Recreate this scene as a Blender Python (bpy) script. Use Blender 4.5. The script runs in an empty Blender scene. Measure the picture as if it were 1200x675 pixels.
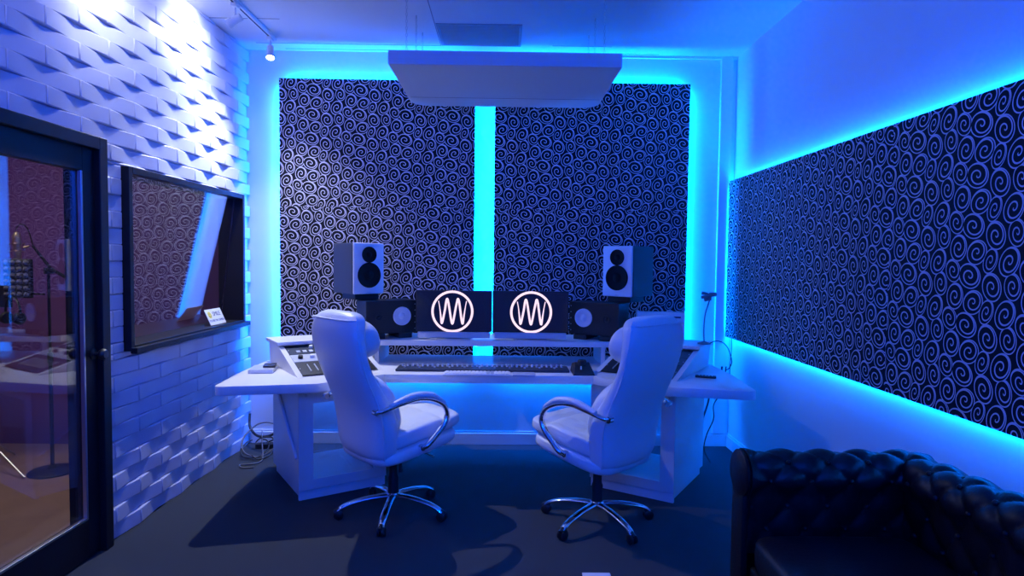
import bpy, bmesh, math, random
from mathutils import Vector, Matrix
random.seed(7)
PI = math.pi
R = math.radians
col = bpy.context.scene.collection
sc = bpy.context.scene

# ------------------------------------------------------------------ materials
def nodes(name):
    m = bpy.data.materials.new(name); m.use_nodes = True
    nt = m.node_tree; nt.nodes.clear()
    return m, nt, nt.nodes, nt.links

def mat(name, colr, rough=0.5, metal=0.0, spec=0.5, bump=0.0, bscale=60.0, emit=None, estr=0.0, coat=0.0, vary=0.0):
    m, nt, N, L = nodes(name)
    out = N.new('ShaderNodeOutputMaterial'); b = N.new('ShaderNodeBsdfPrincipled')
    L.new(b.outputs[0], out.inputs[0])
    b.inputs['Base Color'].default_value = (*colr, 1)
    b.inputs['Roughness'].default_value = rough
    b.inputs['Metallic'].default_value = metal
    b.inputs['Specular IOR Level'].default_value = spec
    b.inputs['Coat Weight'].default_value = coat
    if emit:
        b.inputs['Emission Color'].default_value = (*emit, 1)
        b.inputs['Emission Strength'].default_value = estr
    tc = N.new('ShaderNodeTexCoord')
    nz = N.new('ShaderNodeTexNoise'); nz.inputs['Scale'].default_value = bscale
    nz.inputs['Detail'].default_value = 4
    L.new(tc.outputs['Object'], nz.inputs['Vector'])
    if bump:
        bp = N.new('ShaderNodeBump'); bp.inputs['Strength'].default_value = bump
        bp.inputs['Distance'].default_value = 0.004
        L.new(nz.outputs['Fac'], bp.inputs['Height']); L.new(bp.outputs[0], b.inputs['Normal'])
    if vary:
        mx = N.new('ShaderNodeMix'); mx.data_type = 'RGBA'
        mx.inputs['A'].default_value = (*[c * (1 - vary) for c in colr], 1)
        mx.inputs['B'].default_value = (*[min(1, c * (1 + vary)) for c in colr], 1)
        L.new(nz.outputs['Fac'], mx.inputs['Factor']); L.new(mx.outputs['Result'], b.inputs['Base Color'])
    return m

def emis(name, colr, s):
    m, nt, N, L = nodes(name)
    out = N.new('ShaderNodeOutputMaterial'); e = N.new('ShaderNodeEmission')
    e.inputs[0].default_value = (*colr, 1); e.inputs[1].default_value = s
    L.new(e.outputs[0], out.inputs[0]); return m

def glass(name, r0, tint=(0.92, 0.94, 0.95)):
    """clear pane: Schlick reflection over plain transmission"""
    m, nt, N, L = nodes(name)
    out = N.new('ShaderNodeOutputMaterial'); mix = N.new('ShaderNodeMixShader')
    tr = N.new('ShaderNodeBsdfTransparent'); tr.inputs[0].default_value = (*tint, 1)
    gl = N.new('ShaderNodeBsdfGlossy'); gl.inputs['Roughness'].default_value = 0.0
    gl.inputs['Color'].default_value = (1, 1, 1, 1)
    g = N.new('ShaderNodeNewGeometry'); d = N.new('ShaderNodeVectorMath'); d.operation = 'DOT_PRODUCT'
    L.new(g.outputs['Incoming'], d.inputs[0]); L.new(g.outputs['Normal'], d.inputs[1])
    def mth(op, a, b=None):
        n = N.new('ShaderNodeMath'); n.operation = op
        for i, v in enumerate((a, b)):
            if v is None: continue
            if isinstance(v, (int, float)): n.inputs[i].default_value = v
            else: L.new(v, n.inputs[i])
        return n.outputs[0]
    a = mth('ABSOLUTE', d.outputs['Value']); s = mth('SUBTRACT', 1.0, a); p = mth('POWER', s, 5.0)
    f = mth('ADD', mth('MULTIPLY', p, 1 - r0), r0)
    L.new(f, mix.inputs[0]); L.new(tr.outputs[0], mix.inputs[1]); L.new(gl.outputs[0], mix.inputs[2])
    L.new(mix.outputs[0], out.inputs[0]); return m

def spiral_fabric(name, seam=None):
    """flocked spirals: a repeating cloth motif of eight ellipses, each a ring with a spiral inside"""
    m, nt, N, L = nodes(name)
    K = 0.0007
    A = 520 * K; By = 270 * K; Bx = 13 * K; sh = Bx / By
    ell = [(310, 92, 80, 66, -20), (470, 148, 62, 75, 22), (605, 140, 52, 69, 8), (725, 208, 62, 73, -8),
           (863, 235, 72, 63, 30), (440, 280, 45, 68, -22), (565, 285, 60, 78, -28), (690, 335, 55, 66, 28)]
    out = N.new('ShaderNodeOutputMaterial'); b = N.new('ShaderNodeBsdfPrincipled')
    L.new(b.outputs[0], out.inputs[0])
    uv = N.new('ShaderNodeUVMap')
    def mth(op, a, b_=None, c_=None):
        n = N.new('ShaderNodeMath'); n.operation = op
        for i, v in enumerate((a, b_, c_)):
            if v is None: continue
            if isinstance(v, (int, float)): n.inputs[i].default_value = v
            else: L.new(v, n.inputs[i])
        return n.outputs[0]
    def vm(op, a, b_=None, c_=None, o='Vector'):
        n = N.new('ShaderNodeVectorMath'); n.operation = op
        for i, v in enumerate((a, b_, c_)):
            if v is None: continue
            if isinstance(v, tuple): n.inputs[i].default_value = v
            else: L.new(v, n.inputs[i])
        return n.outputs[o]
    sep = N.new('ShaderNodeSeparateXYZ'); L.new(uv.outputs[0], sep.inputs[0])
    sx = sep.outputs[0]
    if seam: sx = mth('ADD', sx, mth('MULTIPLY', mth('LESS_THAN', sep.outputs[1], seam), 0.12))
    qx = mth('SUBTRACT', sx, mth('MULTIPLY', sep.outputs[1], sh))
    comb = N.new('ShaderNodeCombineXYZ'); L.new(qx, comb.inputs[0]); L.new(sep.outputs[1], comb.inputs[1])
    Q = comb.outputs[0]
    best = None; bu = None
    for (cx, cy, rx, ry, ph) in ell:
        X = cx * K; Y = -cy * K
        C = (X - Y * sh, Y, 0.0)
        D = vm('SUBTRACT', Q, C)
        W = vm('WRAP', D, (A / 2, By / 2, 1.0), (-A / 2, -By / 2, -1.0))
        c, s = math.cos(R(ph)), math.sin(R(ph))
        rX, rY = rx * K * 1.03, ry * K * 1.03
        # real offset = (qx + sh*qy, qy)
        u = vm('DOT_PRODUCT', W, (c / rX, (c * sh + s) / rX, 0), o='Value')
        v = vm('DOT_PRODUCT', W, (-s / rY, (-s * sh + c) / rY, 0), o='Value')
        cb = N.new('ShaderNodeCombineXYZ'); L.new(u, cb.inputs[0]); L.new(v, cb.inputs[1])
        ln = vm('LENGTH', cb.outputs[0], o='Value')
        if best is None: best, bu = ln, cb.outputs[0]
        else:
            f = mth('LESS_THAN', ln, best)
            mx = N.new('ShaderNodeMix'); mx.data_type = 'VECTOR'
            L.new(f, mx.inputs['Factor']); L.new(bu, mx.inputs[4]); L.new(cb.outputs[0], mx.inputs[5])
            bu = mx.outputs[1]; best = mth('MINIMUM', best, ln)
    s2 = N.new('ShaderNodeSeparateXYZ'); L.new(bu, s2.inputs[0])
    th = mth('DIVIDE', mth('ARCTAN2', s2.outputs[1], s2.outputs[0]), 2 * PI)
    g = mth('SUBTRACT', mth('MULTIPLY', mth('POWER', best, 0.95), 1.95), th)
    fr = mth('ABSOLUTE', mth('SUBTRACT', mth('FRACT', g), 0.5))
    sp = mth('LESS_THAN', fr, 0.115)
    sp = mth('MULTIPLY', sp, mth('LESS_THAN', best, 0.93))
    ring = mth('LESS_THAN', mth('ABSOLUTE', mth('SUBTRACT', best, 0.96)), 0.048)
    ln = mth('MAXIMUM', sp, ring)
    mx = N.new('ShaderNodeMix'); mx.data_type = 'RGBA'
    mx.inputs['A'].default_value = (0.006, 0.006, 0.012, 1)
    mx.inputs['B'].default_value = (0.66, 0.63, 0.70, 1)
    L.new(ln, mx.inputs['Factor']); L.new(mx.outputs['Result'], b.inputs['Base Color'])
    b.inputs['Roughness'].default_value = 0.75
    b.inputs['Specular IOR Level'].default_value = 0.25
    return m

WHITEWALL = mat('painted_plaster', (0.80, 0.80, 0.80), 0.6, bump=0.06, bscale=120)
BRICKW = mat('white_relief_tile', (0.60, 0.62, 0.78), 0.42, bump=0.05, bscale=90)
CEILM = mat('ceiling_paint', (0.72, 0.72, 0.74), 0.7, bump=0.12, bscale=220)
CARPET = mat('charcoal_carpet', (0.048, 0.055, 0.062), 0.95, spec=0.1, bump=0.8, bscale=420, vary=0.35)
TRIMW = mat('white_trim', (0.8, 0.8, 0.8), 0.35)
LAQ = mat('white_lacquer', (0.78, 0.77, 0.76), 0.28, bump=0.02, bscale=30)
LAQE = mat('white_edge', (0.70, 0.69, 0.68), 0.35)
FAB = spiral_fabric('spiral_cloth')
FABS = spiral_fabric('spiral_cloth_seamed', 1.30)
BLKFAB = mat('black_cloth', (0.012, 0.012, 0.016), 0.9, bump=0.2, bscale=300)
BLACKP = mat('black_paint', (0.010, 0.010, 0.014), 0.45, spec=0.25, bump=0.03, bscale=40)
BLKPL = mat('black_plastic', (0.012, 0.012, 0.014), 0.45, bump=0.05, bscale=200)
DKPL = mat('dark_rubber', (0.02, 0.02, 0.02), 0.7)
SPKSIDE = mat('speaker_side_vinyl', (0.035, 0.036, 0.045), 0.5, bump=0.1, bscale=300)
SPKW = mat('speaker_white_front', (0.72, 0.72, 0.74), 0.35)
CONEW = mat('paper_cone', (0.75, 0.73, 0.75), 0.6)
LEATHER = mat('white_leather', (0.76, 0.78, 0.79), 0.42, bump=0.25, bscale=90)
BLKLEA = mat('black_leather', (0.006, 0.006, 0.009), 0.42, bump=0.35, bscale=70, spec=0.3)
CHROME = mat('chrome', (0.85, 0.86, 0.88), 0.09, metal=1.0)
STEEL = mat('brushed_steel', (0.55, 0.56, 0.58), 0.35, metal=1.0)
SILV = mat('silver_panel', (0.55, 0.57, 0.6), 0.35, metal=0.3)
KEYW = mat('keyboard_white', (0.82, 0.82, 0.83), 0.5)
KEYB = mat('slate_panel', (0.02, 0.03, 0.05), 0.4)
KNOBW = mat('knob_white', (0.8, 0.8, 0.8), 0.4)
FOAMW = mat('white_felt', (0.62, 0.62, 0.66), 0.9, bump=0.15, bscale=260)
VENTM = mat('vent_grey', (0.28, 0.28, 0.33), 0.6)
PURPLE = mat('plum_wall', (0.15, 0.055, 0.19), 0.7, bump=0.1, bscale=80)
WOODF = mat('booth_laminate', (0.36, 0.24, 0.17), 0.45, vary=0.25, bscale=6)
GOLD = mat('champagne_metal', (0.75, 0.6, 0.4), 0.3, metal=1.0)
SCREEN = mat('screen_black', (0.006, 0.007, 0.016), 0.12, emit=(0.004, 0.006, 0.03), estr=0.6)
LOGOM = emis('logo_glow', (1.0, 0.74, 0.90), 1.15)
LEDM = emis('led_tape', (0.0, 0.25, 1.0), 14)
BULB = emis('lamp_face', (1.0, 0.97, 0.95), 60)
GLASS = glass('window_glass', 0.24)
DGLASS = glass('door_glass', 0.10)
ACRYL = glass('cabinet_glass', 0.05, (0.85, 0.9, 0.95))
PAPER = mat('white_card', (0.8, 0.8, 0.78), 0.5)
YEL = mat('yellow_ink', (0.8, 0.65, 0.05), 0.5)
INK = mat('dark_ink', (0.03, 0.04, 0.10), 0.5)
HOLD = mat('grey_plastic', (0.16, 0.17, 0.18), 0.5)
DRV = mat('driver_black', (0.005, 0.005, 0.006), 0.75, spec=0.15)
CORD = mat('black_cord', (0.015, 0.015, 0.018), 0.5)
CORDG = mat('grey_cord', (0.12, 0.12, 0.13), 0.5)
CORDR = mat('dark_red_cord', (0.12, 0.02, 0.06), 0.5)

# ------------------------------------------------------------------ mesh helper
class MB:
    def __init__(s): s.v = []; s.f = []; s.m = []; s.uv = None
    def add(s, vs, fs, mi=0, M=None):
        o = len(s.v)
        s.v += [tuple(M @ Vector(p)) if M else tuple(p) for p in vs]
        s.f += [tuple(i + o for i in f) for f in fs]; s.m += [mi] * len(fs)
    def box(s, x0, x1, y0, y1, z0, z1, mi=0, bev=0.0, M=None, seg=2):
        bm = bmesh.new()
        c = [(x, y, z) for x in (x0, x1) for y in (y0, y1) for z in (z0, z1)]
        V = [bm.verts.new(p) for p in c]
        for q in ((0, 1, 3, 2), (4, 6, 7, 5), (0, 4, 5, 1), (2, 3, 7, 6), (0, 2, 6, 4), (1, 5, 7, 3)):
            bm.faces.new([V[i] for i in q])
        if bev: bmesh.ops.bevel(bm, geom=bm.edges[:], offset=bev, segments=seg, profile=0.5, affect='EDGES')
        s.bm(bm, mi, M)
    def bm(s, bm, mi=0, M=None):
        bm.verts.index_update()
        s.add([v.co[:] for v in bm.verts], [[v.index for v in f.verts] for f in bm.faces], mi, M); bm.free()
    def prism(s, pts, z0, z1, mi=0, bev=0.0, M=None):
        bm = bmesh.new()
        a = [bm.verts.new((x, y, z0)) for x, y in pts]; b = [bm.verts.new((x, y, z1)) for x, y in pts]
        n = len(pts)
        bm.faces.new(a[::-1]); bm.faces.new(b)
        for i in range(n): bm.faces.new((a[i], a[(i + 1) % n], b[(i + 1) % n], b[i]))
        bmesh.ops.recalc_face_normals(bm, faces=bm.faces[:])
        if bev:
            es = [e for e in bm.edges if abs(e.verts[0].co.z - e.verts[1].co.z) < 1e-6]
            bmesh.ops.bevel(bm, geom=es, offset=bev, segments=2, profile=0.5, affect='EDGES')
        s.bm(bm, mi, M)
    def tube(s, pts, r, n=10, mi=0, M=None, cap=True, flat=1.0, up=(0, 0, 1)):
        P = [Vector(p) for p in pts]; k = len(P)
        rr = r if isinstance(r, (list, tuple)) else [r] * k
        vs = []; fs = []
        prev = None
        for i, p in enumerate(P):
            t = (P[min(i + 1, k - 1)] - P[max(i - 1, 0)]).normalized()
            if prev is None:
                a = Vector(up)
                if abs(a.dot(t)) > 0.95: a = Vector((1, 0, 0))
            else: a = prev
            a = (a - t * a.dot(t)).normalized(); prev = a
            b = t.cross(a)
            for j in range(n):
                w = 2 * PI * j / n
                vs.append(p + (a * math.cos(w) * flat + b * math.sin(w)) * rr[i])
        for i in range(k - 1):
            for j in range(n):
                fs.append((i * n + j, i * n + (j + 1) % n, (i + 1) * n + (j + 1) % n, (i + 1) * n + j))
        if cap: fs.append(tuple(range(n))[::-1]); fs.append(tuple((k - 1) * n + j for j in range(n)))
        s.add(vs, fs, mi, M)
    def lathe(s, prof, n=24, mi=0, M=None):
        """prof: (r, z) pairs, axis z"""
        vs = []; fs = []
        for r, z in prof:
            for j in range(n):
                w = 2 * PI * j / n; vs.append((r * math.cos(w), r * math.sin(w), z))
        for i in range(len(prof) - 1):
            for j in range(n):
                fs.append((i * n + j, i * n + (j + 1) % n, (i + 1) * n + (j + 1) % n, (i + 1) * n + j))
        fs.append(tuple(range(n))[::-1]); fs.append(tuple((len(prof) - 1) * n + j for j in range(n)))
        s.add(vs, fs, mi, M)
    def sq(s, c, r, e1=0.5, e2=0.5, nu=32, nv=18, mi=0, M=None, fn=None):
        """superellipsoid cushion: rounded box"""
        pw = lambda a, e: math.copysign(abs(a) ** e, a)
        vs = []; fs = []
        for i in range(nv + 1):
            ph = -PI / 2 + PI * i / nv
            for j in range(nu):
                th = 2 * PI * j / nu
                p = Vector((pw(math.cos(ph), e1) * pw(math.cos(th), e2) * r[0], pw(math.cos(ph), e1) * pw(math.sin(th), e2) * r[1], pw(math.sin(ph), e1) * r[2]))
                if fn: p = Vector(fn(p))
                vs.append((p.x + c[0], p.y + c[1], p.z + c[2]))
        for i in range(nv):
            for j in range(nu):
                fs.append((i * nu + j, i * nu + (j + 1) % nu, (i + 1) * nu + (j + 1) % nu, (i + 1) * nu + j))
        s.add(vs, fs, mi, M)
    def build(s, name, mats, parent=None, smooth=None, loc=None):
        me = bpy.data.meshes.new(name)
        me.from_pydata(s.v, [], s.f)
        if not isinstance(mats, (list, tuple)): mats = [mats]
        for m in mats: me.materials.append(m)
        me.polygons.foreach_set('material_index', s.m)
        bm = bmesh.new(); bm.from_mesh(me)
        bmesh.ops.remove_doubles(bm, verts=bm.verts[:], dist=1e-6)
        bmesh.ops.recalc_face_normals(bm, faces=bm.faces[:])
        bm.to_mesh(me); bm.free()
        if smooth:
            me.polygons.foreach_set('use_smooth', [True] * len(me.polygons))
            me.set_sharp_from_angle(angle=R(smooth))
        me.update()
        o = bpy.data.objects.new(name, me); col.objects.link(o)
        if parent: o.parent = parent
        if loc: o.location = loc
        return o

def empty(name, loc=(0, 0, 0), rz=0.0, label=None, cat=None, group=None, kind=None):
    o = bpy.data.objects.new(name, None); col.objects.link(o)
    o.location = loc; o.rotation_euler = (0, 0, rz); o.empty_display_size = 0.1
    return tag(o, label, cat, group, kind)
def tag(o, label=None, cat=None, group=None, kind=None):
    if label: o['label'] = label
    if cat: o['category'] = cat
    if group: o['group'] = group
    if kind: o['kind'] = kind
    return o
def children(o): return [c for c in list(col.objects) if c.parent == o]
def copy_tree(o, parent=None):
    c = o.copy(); col.objects.link(c); c.parent = parent
    for ch in children(o): copy_tree(ch, c)
    return c
def smooth_path(pts, n=8):
    """Catmull-Rom"""
    P = [Vector(p) for p in pts]; out = []
    for i in range(len(P) - 1):
        a = P[max(i - 1, 0)]; b = P[i]; c = P[i + 1]; d = P[min(i + 2, len(P) - 1)]
        for k in range(n):
            t = k / n
            out.append(0.5 * ((2 * b) + (c - a) * t + (2 * a - 5 * b + 4 * c - d) * t * t + (3 * b - a - 3 * c + d) * t ** 3))
    out.append(P[-1]); return out
def text_mesh(name, txt, size, m, parent, M, ext=0.0004):
    cu = bpy.data.curves.new(name, 'FONT'); cu.body = txt; cu.size = size; cu.extrude = ext
    cu.align_x = 'CENTER'; cu.align_y = 'CENTER'
    t = bpy.data.objects.new(name, cu); col.objects.link(t)
    bpy.context.view_layer.update()
    me = bpy.data.meshes.new_from_object(t.evaluated_get(bpy.context.evaluated_depsgraph_get()))
    bpy.data.objects.remove(t)
    me.transform(M); me.materials.clear(); me.materials.append(m)
    o = bpy.data.objects.new(name, me); col.objects.link(o); o.parent = parent
    return o
def area(name, loc, dirv, along, lx, ly, power, colr, parent=None):
    """rectangular light; dirv = where it shines, along = its long axis"""
    l = bpy.data.lights.new(name, 'AREA'); l.shape = 'RECTANGLE'; l.size = lx; l.size_y = ly
    l.energy = power; l.color = colr
    o = bpy.data.objects.new(name, l); col.objects.link(o)
    z = -Vector(dirv).normalized(); x = Vector(along).normalized(); x = (x - z * x.dot(z)).normalized(); y = z.cross(x)
    o.matrix_world = Matrix.Translation(loc) @ Matrix((x, y, z)).transposed().to_4x4()
    return o

# ------------------------------------------------------------------ room dimensions
XL, XR, YB, ZC, YF = -2.05, 1.836, 5.074, 3.126, -1.6
BLUE = (0.0, 0.135, 1.0)
DO = (2.06, 3.22, 0.0, 2.07)      # door opening y0 y1 z0 z1
WO = (3.40, 4.90, 0.985, 1.975)   # window opening
WT = 0.135                          # thickness of the wall to the booth

def structure(mb, name, m, smooth=None):
    return tag(mb.build(name, m, smooth=smooth), kind='structure')

b = MB(); b.box(XL - 0.02, XR + 0.1, YF - 0.1, YB + 0.1, -0.1, 0.0); structure(b, 'floor', CARPET)
b = MB(); b.box(XL - WT, XR + 0.1, YF - 0.1, YB + 0.1, ZC, ZC + 0.1)
ceil = structure(b, 'ceiling', CEILM)
for (x0, x1, y0, y1) in ((XL, -1.55, 4.405, 4.411), (-1.9, -0.5, 4.895, 4.901), (-0.5, -0.494, 3.3, 4.9), (-1.72, 1.2, 5.02, 5.026), (0.35, 0.8, 4.86, 4.866)):
    b = MB(); b.box(x0, x1, y0, y1, ZC - 0.0025, ZC + 0.001); b.build('ceiling_joint', VENTM, ceil)
b = MB(); b.box(XL - WT, XR + 0.1, YB, YB + 0.1, 0, ZC); structure(b, 'wall_back', WHITEWALL)
b = MB(); b.box(XR, XR + 0.1, YF, YB, 0, ZC); structure(b, 'wall_right', WHITEWALL)
b = MB(); b.box(XL - WT, XR + 0.1, YF - 0.1, YF, 0, ZC); structure(b, 'wall_front', WHITEWALL)
b = MB(); b.box(XL + 0.03, XR, YB - 0.014, YB, 0, 0.095, bev=0.004); b.box(XL + 0.03, XR, YB - 0.008, YB, 0.095, 0.11); structure(b, 'baseboard_back', TRIMW)
b = MB(); b.box(XR - 0.014, XR, 2.0, YB - 0.014, 0, 0.095, bev=0.004); b.box(XR - 0.008, XR, 2.0, YB - 0.014, 0.095, 0.11); structure(b, 'baseboard_right', TRIMW)
# boxed chase in the right back corner and slim crown
b = MB(); b.box(1.705, 1.80, YB - 0.03, YB, 0.11, ZC, bev=0.004); structure(b, 'trim_1', WHITEWALL)
b = MB(); b.box(0.3, XR, YB - 0.02, YB, ZC - 0.022, ZC, bev=0.004); structure(b, 'trim_2', WHITEWALL)

# ---- left wall: core with openings, clad in folded relief bricks
b = MB()
for (y0, y1, z0, z1) in ((YF, DO[0], 0, ZC), (DO[0], DO[1], DO[3], ZC), (DO[1], WO[0], 0, ZC), (WO[0], WO[1], 0, WO[2]), (WO[0], WO[1], WO[3], ZC), (WO[1], YB, 0, ZC)):
    b.box(XL - WT, XL, y0, y1, z0, z1)
BL, BH = 0.445, 0.0865
PHASE = 2.845
def bulge(y, off):
    u = ((y - PHASE - off) / BL) % 1.0
    t = abs(u - 0.5) * 2            # 1 at the brick ends, 0 in the middle
    return 0.006 + 0.023 * t
row = 0; z = 0.0
while z < ZC:
    z0, z1 = z, min(z + BH, ZC)
    cuts = sorted({z0, z1} | {c for c in (DO[3], WO[2], WO[3]) if z0 < c < z1})
    off = 0 if row % 2 else BL / 2
    for a, c in zip(cuts, cuts[1:]):
        if c - a < 0.01: continue
        zm = (a + c) / 2
        k0 = int((YF - PHASE) / BL) - 2
        for k in range(k0, k0 + 22):
            ya, yb_ = PHASE + off + k * BL, PHASE + off + (k + 1) * BL
            segs = [(max(ya, YF), min(yb_, YB - 0.001))]
            for (o0, o1, p0, p1) in (DO, WO):
                if p0 <= zm <= p1:
                    ns = []
                    for (s0, s1) in segs:
                        if s1 <= o0 or s0 >= o1: ns.append((s0, s1))
                        else:
                            if s0 < o0: ns.append((s0, o0))
                            if s1 > o1: ns.append((o1, s1))
                    segs = ns
            for (s0, s1) in segs:
                if s1 - s0 < 0.012: continue
                g = 0.0015
                s0 += g; s1 -= g
                ys = [s0, s0 + 0.005] + [s0 + 0.005 + (s1 - s0 - 0.01) * i / 10 for i in range(1, 10)] + [s1 - 0.005, s1]
                vs = []
                for i, y in enumerate(ys):
                    d = bulge(min(max(y, s0 + 1e-4), s1 - 1e-4), off)
                    dd = d - 0.004 if i in (0, len(ys) - 1) else d
                    vs += [(XL - 0.002, y, a + 0.0008), (XL + dd - 0.004, y, a + 0.0008), (XL + dd, y, a + 0.0055), (XL + dd, y, c - 0.0055), (XL + dd - 0.004, y, c - 0.0008), (XL - 0.002, y, c - 0.0008)]
                fs = []
                for i in range(len(ys) - 1):
                    for j in range(5): fs.append((i * 6 + j, i * 6 + j + 1, (i + 1) * 6 + j + 1, (i + 1) * 6 + j))
                n6 = (len(ys) - 1) * 6
                fs += [(0, 1, 2, 3, 4, 5), tuple(n6 + j for j in range(5, -1, -1))]
                b.add(vs, fs)
    z += BH; row += 1
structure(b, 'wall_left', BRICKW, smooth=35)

# ---- booth behind the left wall
BX0, BX1, BY0, BY1 = -4.7, XL - WT, 1.4, 5.0
b = MB(); b.box(BX0, XL - 0.02, BY0, BY1, -0.1, 0.0); structure(b, 'floor_booth', WOODF)
b = MB(); b.box(BX0, BX1, BY1, BY1 + 0.1, 0, 2.7); structure(b, 'wall_booth_back', PURPLE)
b = MB(); b.box(BX0 - 0.1, BX0, BY0, BY1, 0, 2.7); structure(b, 'wall_booth_left', PURPLE)
b = MB(); b.box(BX0, BX1, BY0 - 0.1, BY0, 0, 2.7); structure(b, 'wall_booth_front', PURPLE)
b = MB(); b.box(BX0, BX1, BY0, BY1, 2.7, 2.8); structure(b, 'ceiling_booth', BLKFAB)
area('booth_ceiling_lamp', (-3.4, 3.6, 2.66), (0, 0, -1), (1, 0, 0), 0.4, 0.4, 22, (1.0, 0.84, 0.78))

# window frame and tilted pane
w = empty('window_1', (XL, (WO[0] + WO[1]) / 2, WO[2]), kind='structure')
def wbox(mb, x0, x1, y0, y1, z0, z1, **k): mb.box(x0 - XL, x1 - XL, y0 - (WO[0] + WO[1]) / 2, y1 - (WO[0] + WO[1]) / 2, z0 - WO[2], z1 - WO[2], **k)
FX = -1.995
b = MB()
for (y0, y1, z0, z1) in ((WO[0], WO[0] + 0.035, WO[2], WO[3]), (WO[1] - 0.035, WO[1], WO[2], WO[3]), (WO[0] + 0.035, WO[1] - 0.035, WO[3] - 0.035, WO[3]), (WO[0] + 0.035, WO[1] - 0.035, WO[2], WO[2] + 0.03)):
    wbox(b, XL - WT, FX, y0, y1, z0, z1, bev=0.003)
b.build('window_frame', BLACKP, w)
b = MB(); wbox(b, FX, FX + 0.035, WO[0] - 0.01, WO[1] + 0.01, WO[2] - 0.012, WO[2] + 0.02, bev=0.004); b.build('window_sill', BLACKP, w)
b = MB(); tb, tt = -2.165, -2.055
vs = [(tb - XL, 0, 0.03), (tb - 0.006 - XL, 0, 0.03), (tt - 0.006 - XL, 0, WO[3] - WO[2] - 0.035), (tt - XL, 0, WO[3] - WO[2] - 0.035)]
hw = (WO[1] - WO[0]) / 2 - 0.036
vs = [(x, -hw, z_) for x, _, z_ in vs] + [(x, hw, z_) for x, _, z_ in vs]
b.add(vs, [(0, 1, 2, 3), (7, 6, 5, 4), (0, 4, 5, 1), (1, 5, 6, 2), (2, 6, 7, 3), (3, 7, 4, 0)])
b.build('window_pane', GLASS, w)

# glazed door
d = empty('door_1', (XL, DO[1], 0), kind='structure')
def dbox(mb, x0, x1, y0, y1, z0, z1, **k): mb.box(x0 - XL, x1 - XL, y0 - DO[1], y1 - DO[1], z0, z1, **k)
b = MB()
dbox(b, XL - WT, -2.0, DO[1] - 0.05, DO[1] + 0.012, 0, DO[3] + 0.012, bev=0.004)
dbox(b, XL - WT, -2.0, DO[0] - 0.012, DO[0] + 0.05, 0, DO[3] + 0.012, bev=0.004)
dbox(b, XL - WT, -2.0, DO[0] + 0.05, DO[1] - 0.05, DO[3] - 0.05, DO[3] + 0.012, bev=0.004)
b.build('door_frame', BLACKP, d)
GY0, GY1, GZ0, GZ1 = 2.20, 3.08, 0.20, 1.905
LX0, LX1 = -2.075, -2.03
b = MB()
dbox(b, LX0, LX1, DO[0] + 0.05, GY0, 0.01, DO[3] - 0.05, bev=0.003)
dbox(b, LX0, LX1, GY1, DO[1] - 0.05, 0.01, DO[3] - 0.05, bev=0.003)
dbox(b, LX0, LX1, GY0, GY1, 0.01, GZ0, bev=0.003)
dbox(b, LX0, LX1, GY0, GY1, GZ1, DO[3] - 0.05, bev=0.003)
b.build('door_leaf', BLACKP, d)
b = MB(); dbox(b, -2.056, -2.050, GY0 - 0.002, GY1 + 0.002, GZ0 - 0.002, GZ1 + 0.002); b.build('door_pane', DGLASS, d)
b = MB()
for (y0, y1, z0, z1) in ((GY1 - 0.012, GY1, GZ0, GZ1), (GY0, GY0 + 0.012, GZ0, GZ1), (GY0 + 0.012, GY1 - 0.012, GZ0, GZ0 + 0.012)):
    dbox(b, LX1 - 0.018, LX1 + 0.002, y0, y1, z0, z1, bev=0.002)
b.build('glazing_bead', STEEL, d)
for sx in (1, -1):
    b = MB()
    M = Matrix.Translation(((LX1 if sx > 0 else LX0) - XL, 3.135 - DO[1], 1.01)) @ Matrix.Rotation(sx * PI / 2, 4, 'Y')
    b.lathe([(0.027, 0), (0.027, 0.006), (0.010, 0.010), (0.010, 0.03), (0.022, 0.036), (0.028, 0.046), (0.028, 0.056), (0.020, 0.066), (0.0, 0.068)], mi=0, M=M)
    b.build('door_knob', BLKPL, d, smooth=40)

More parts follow.
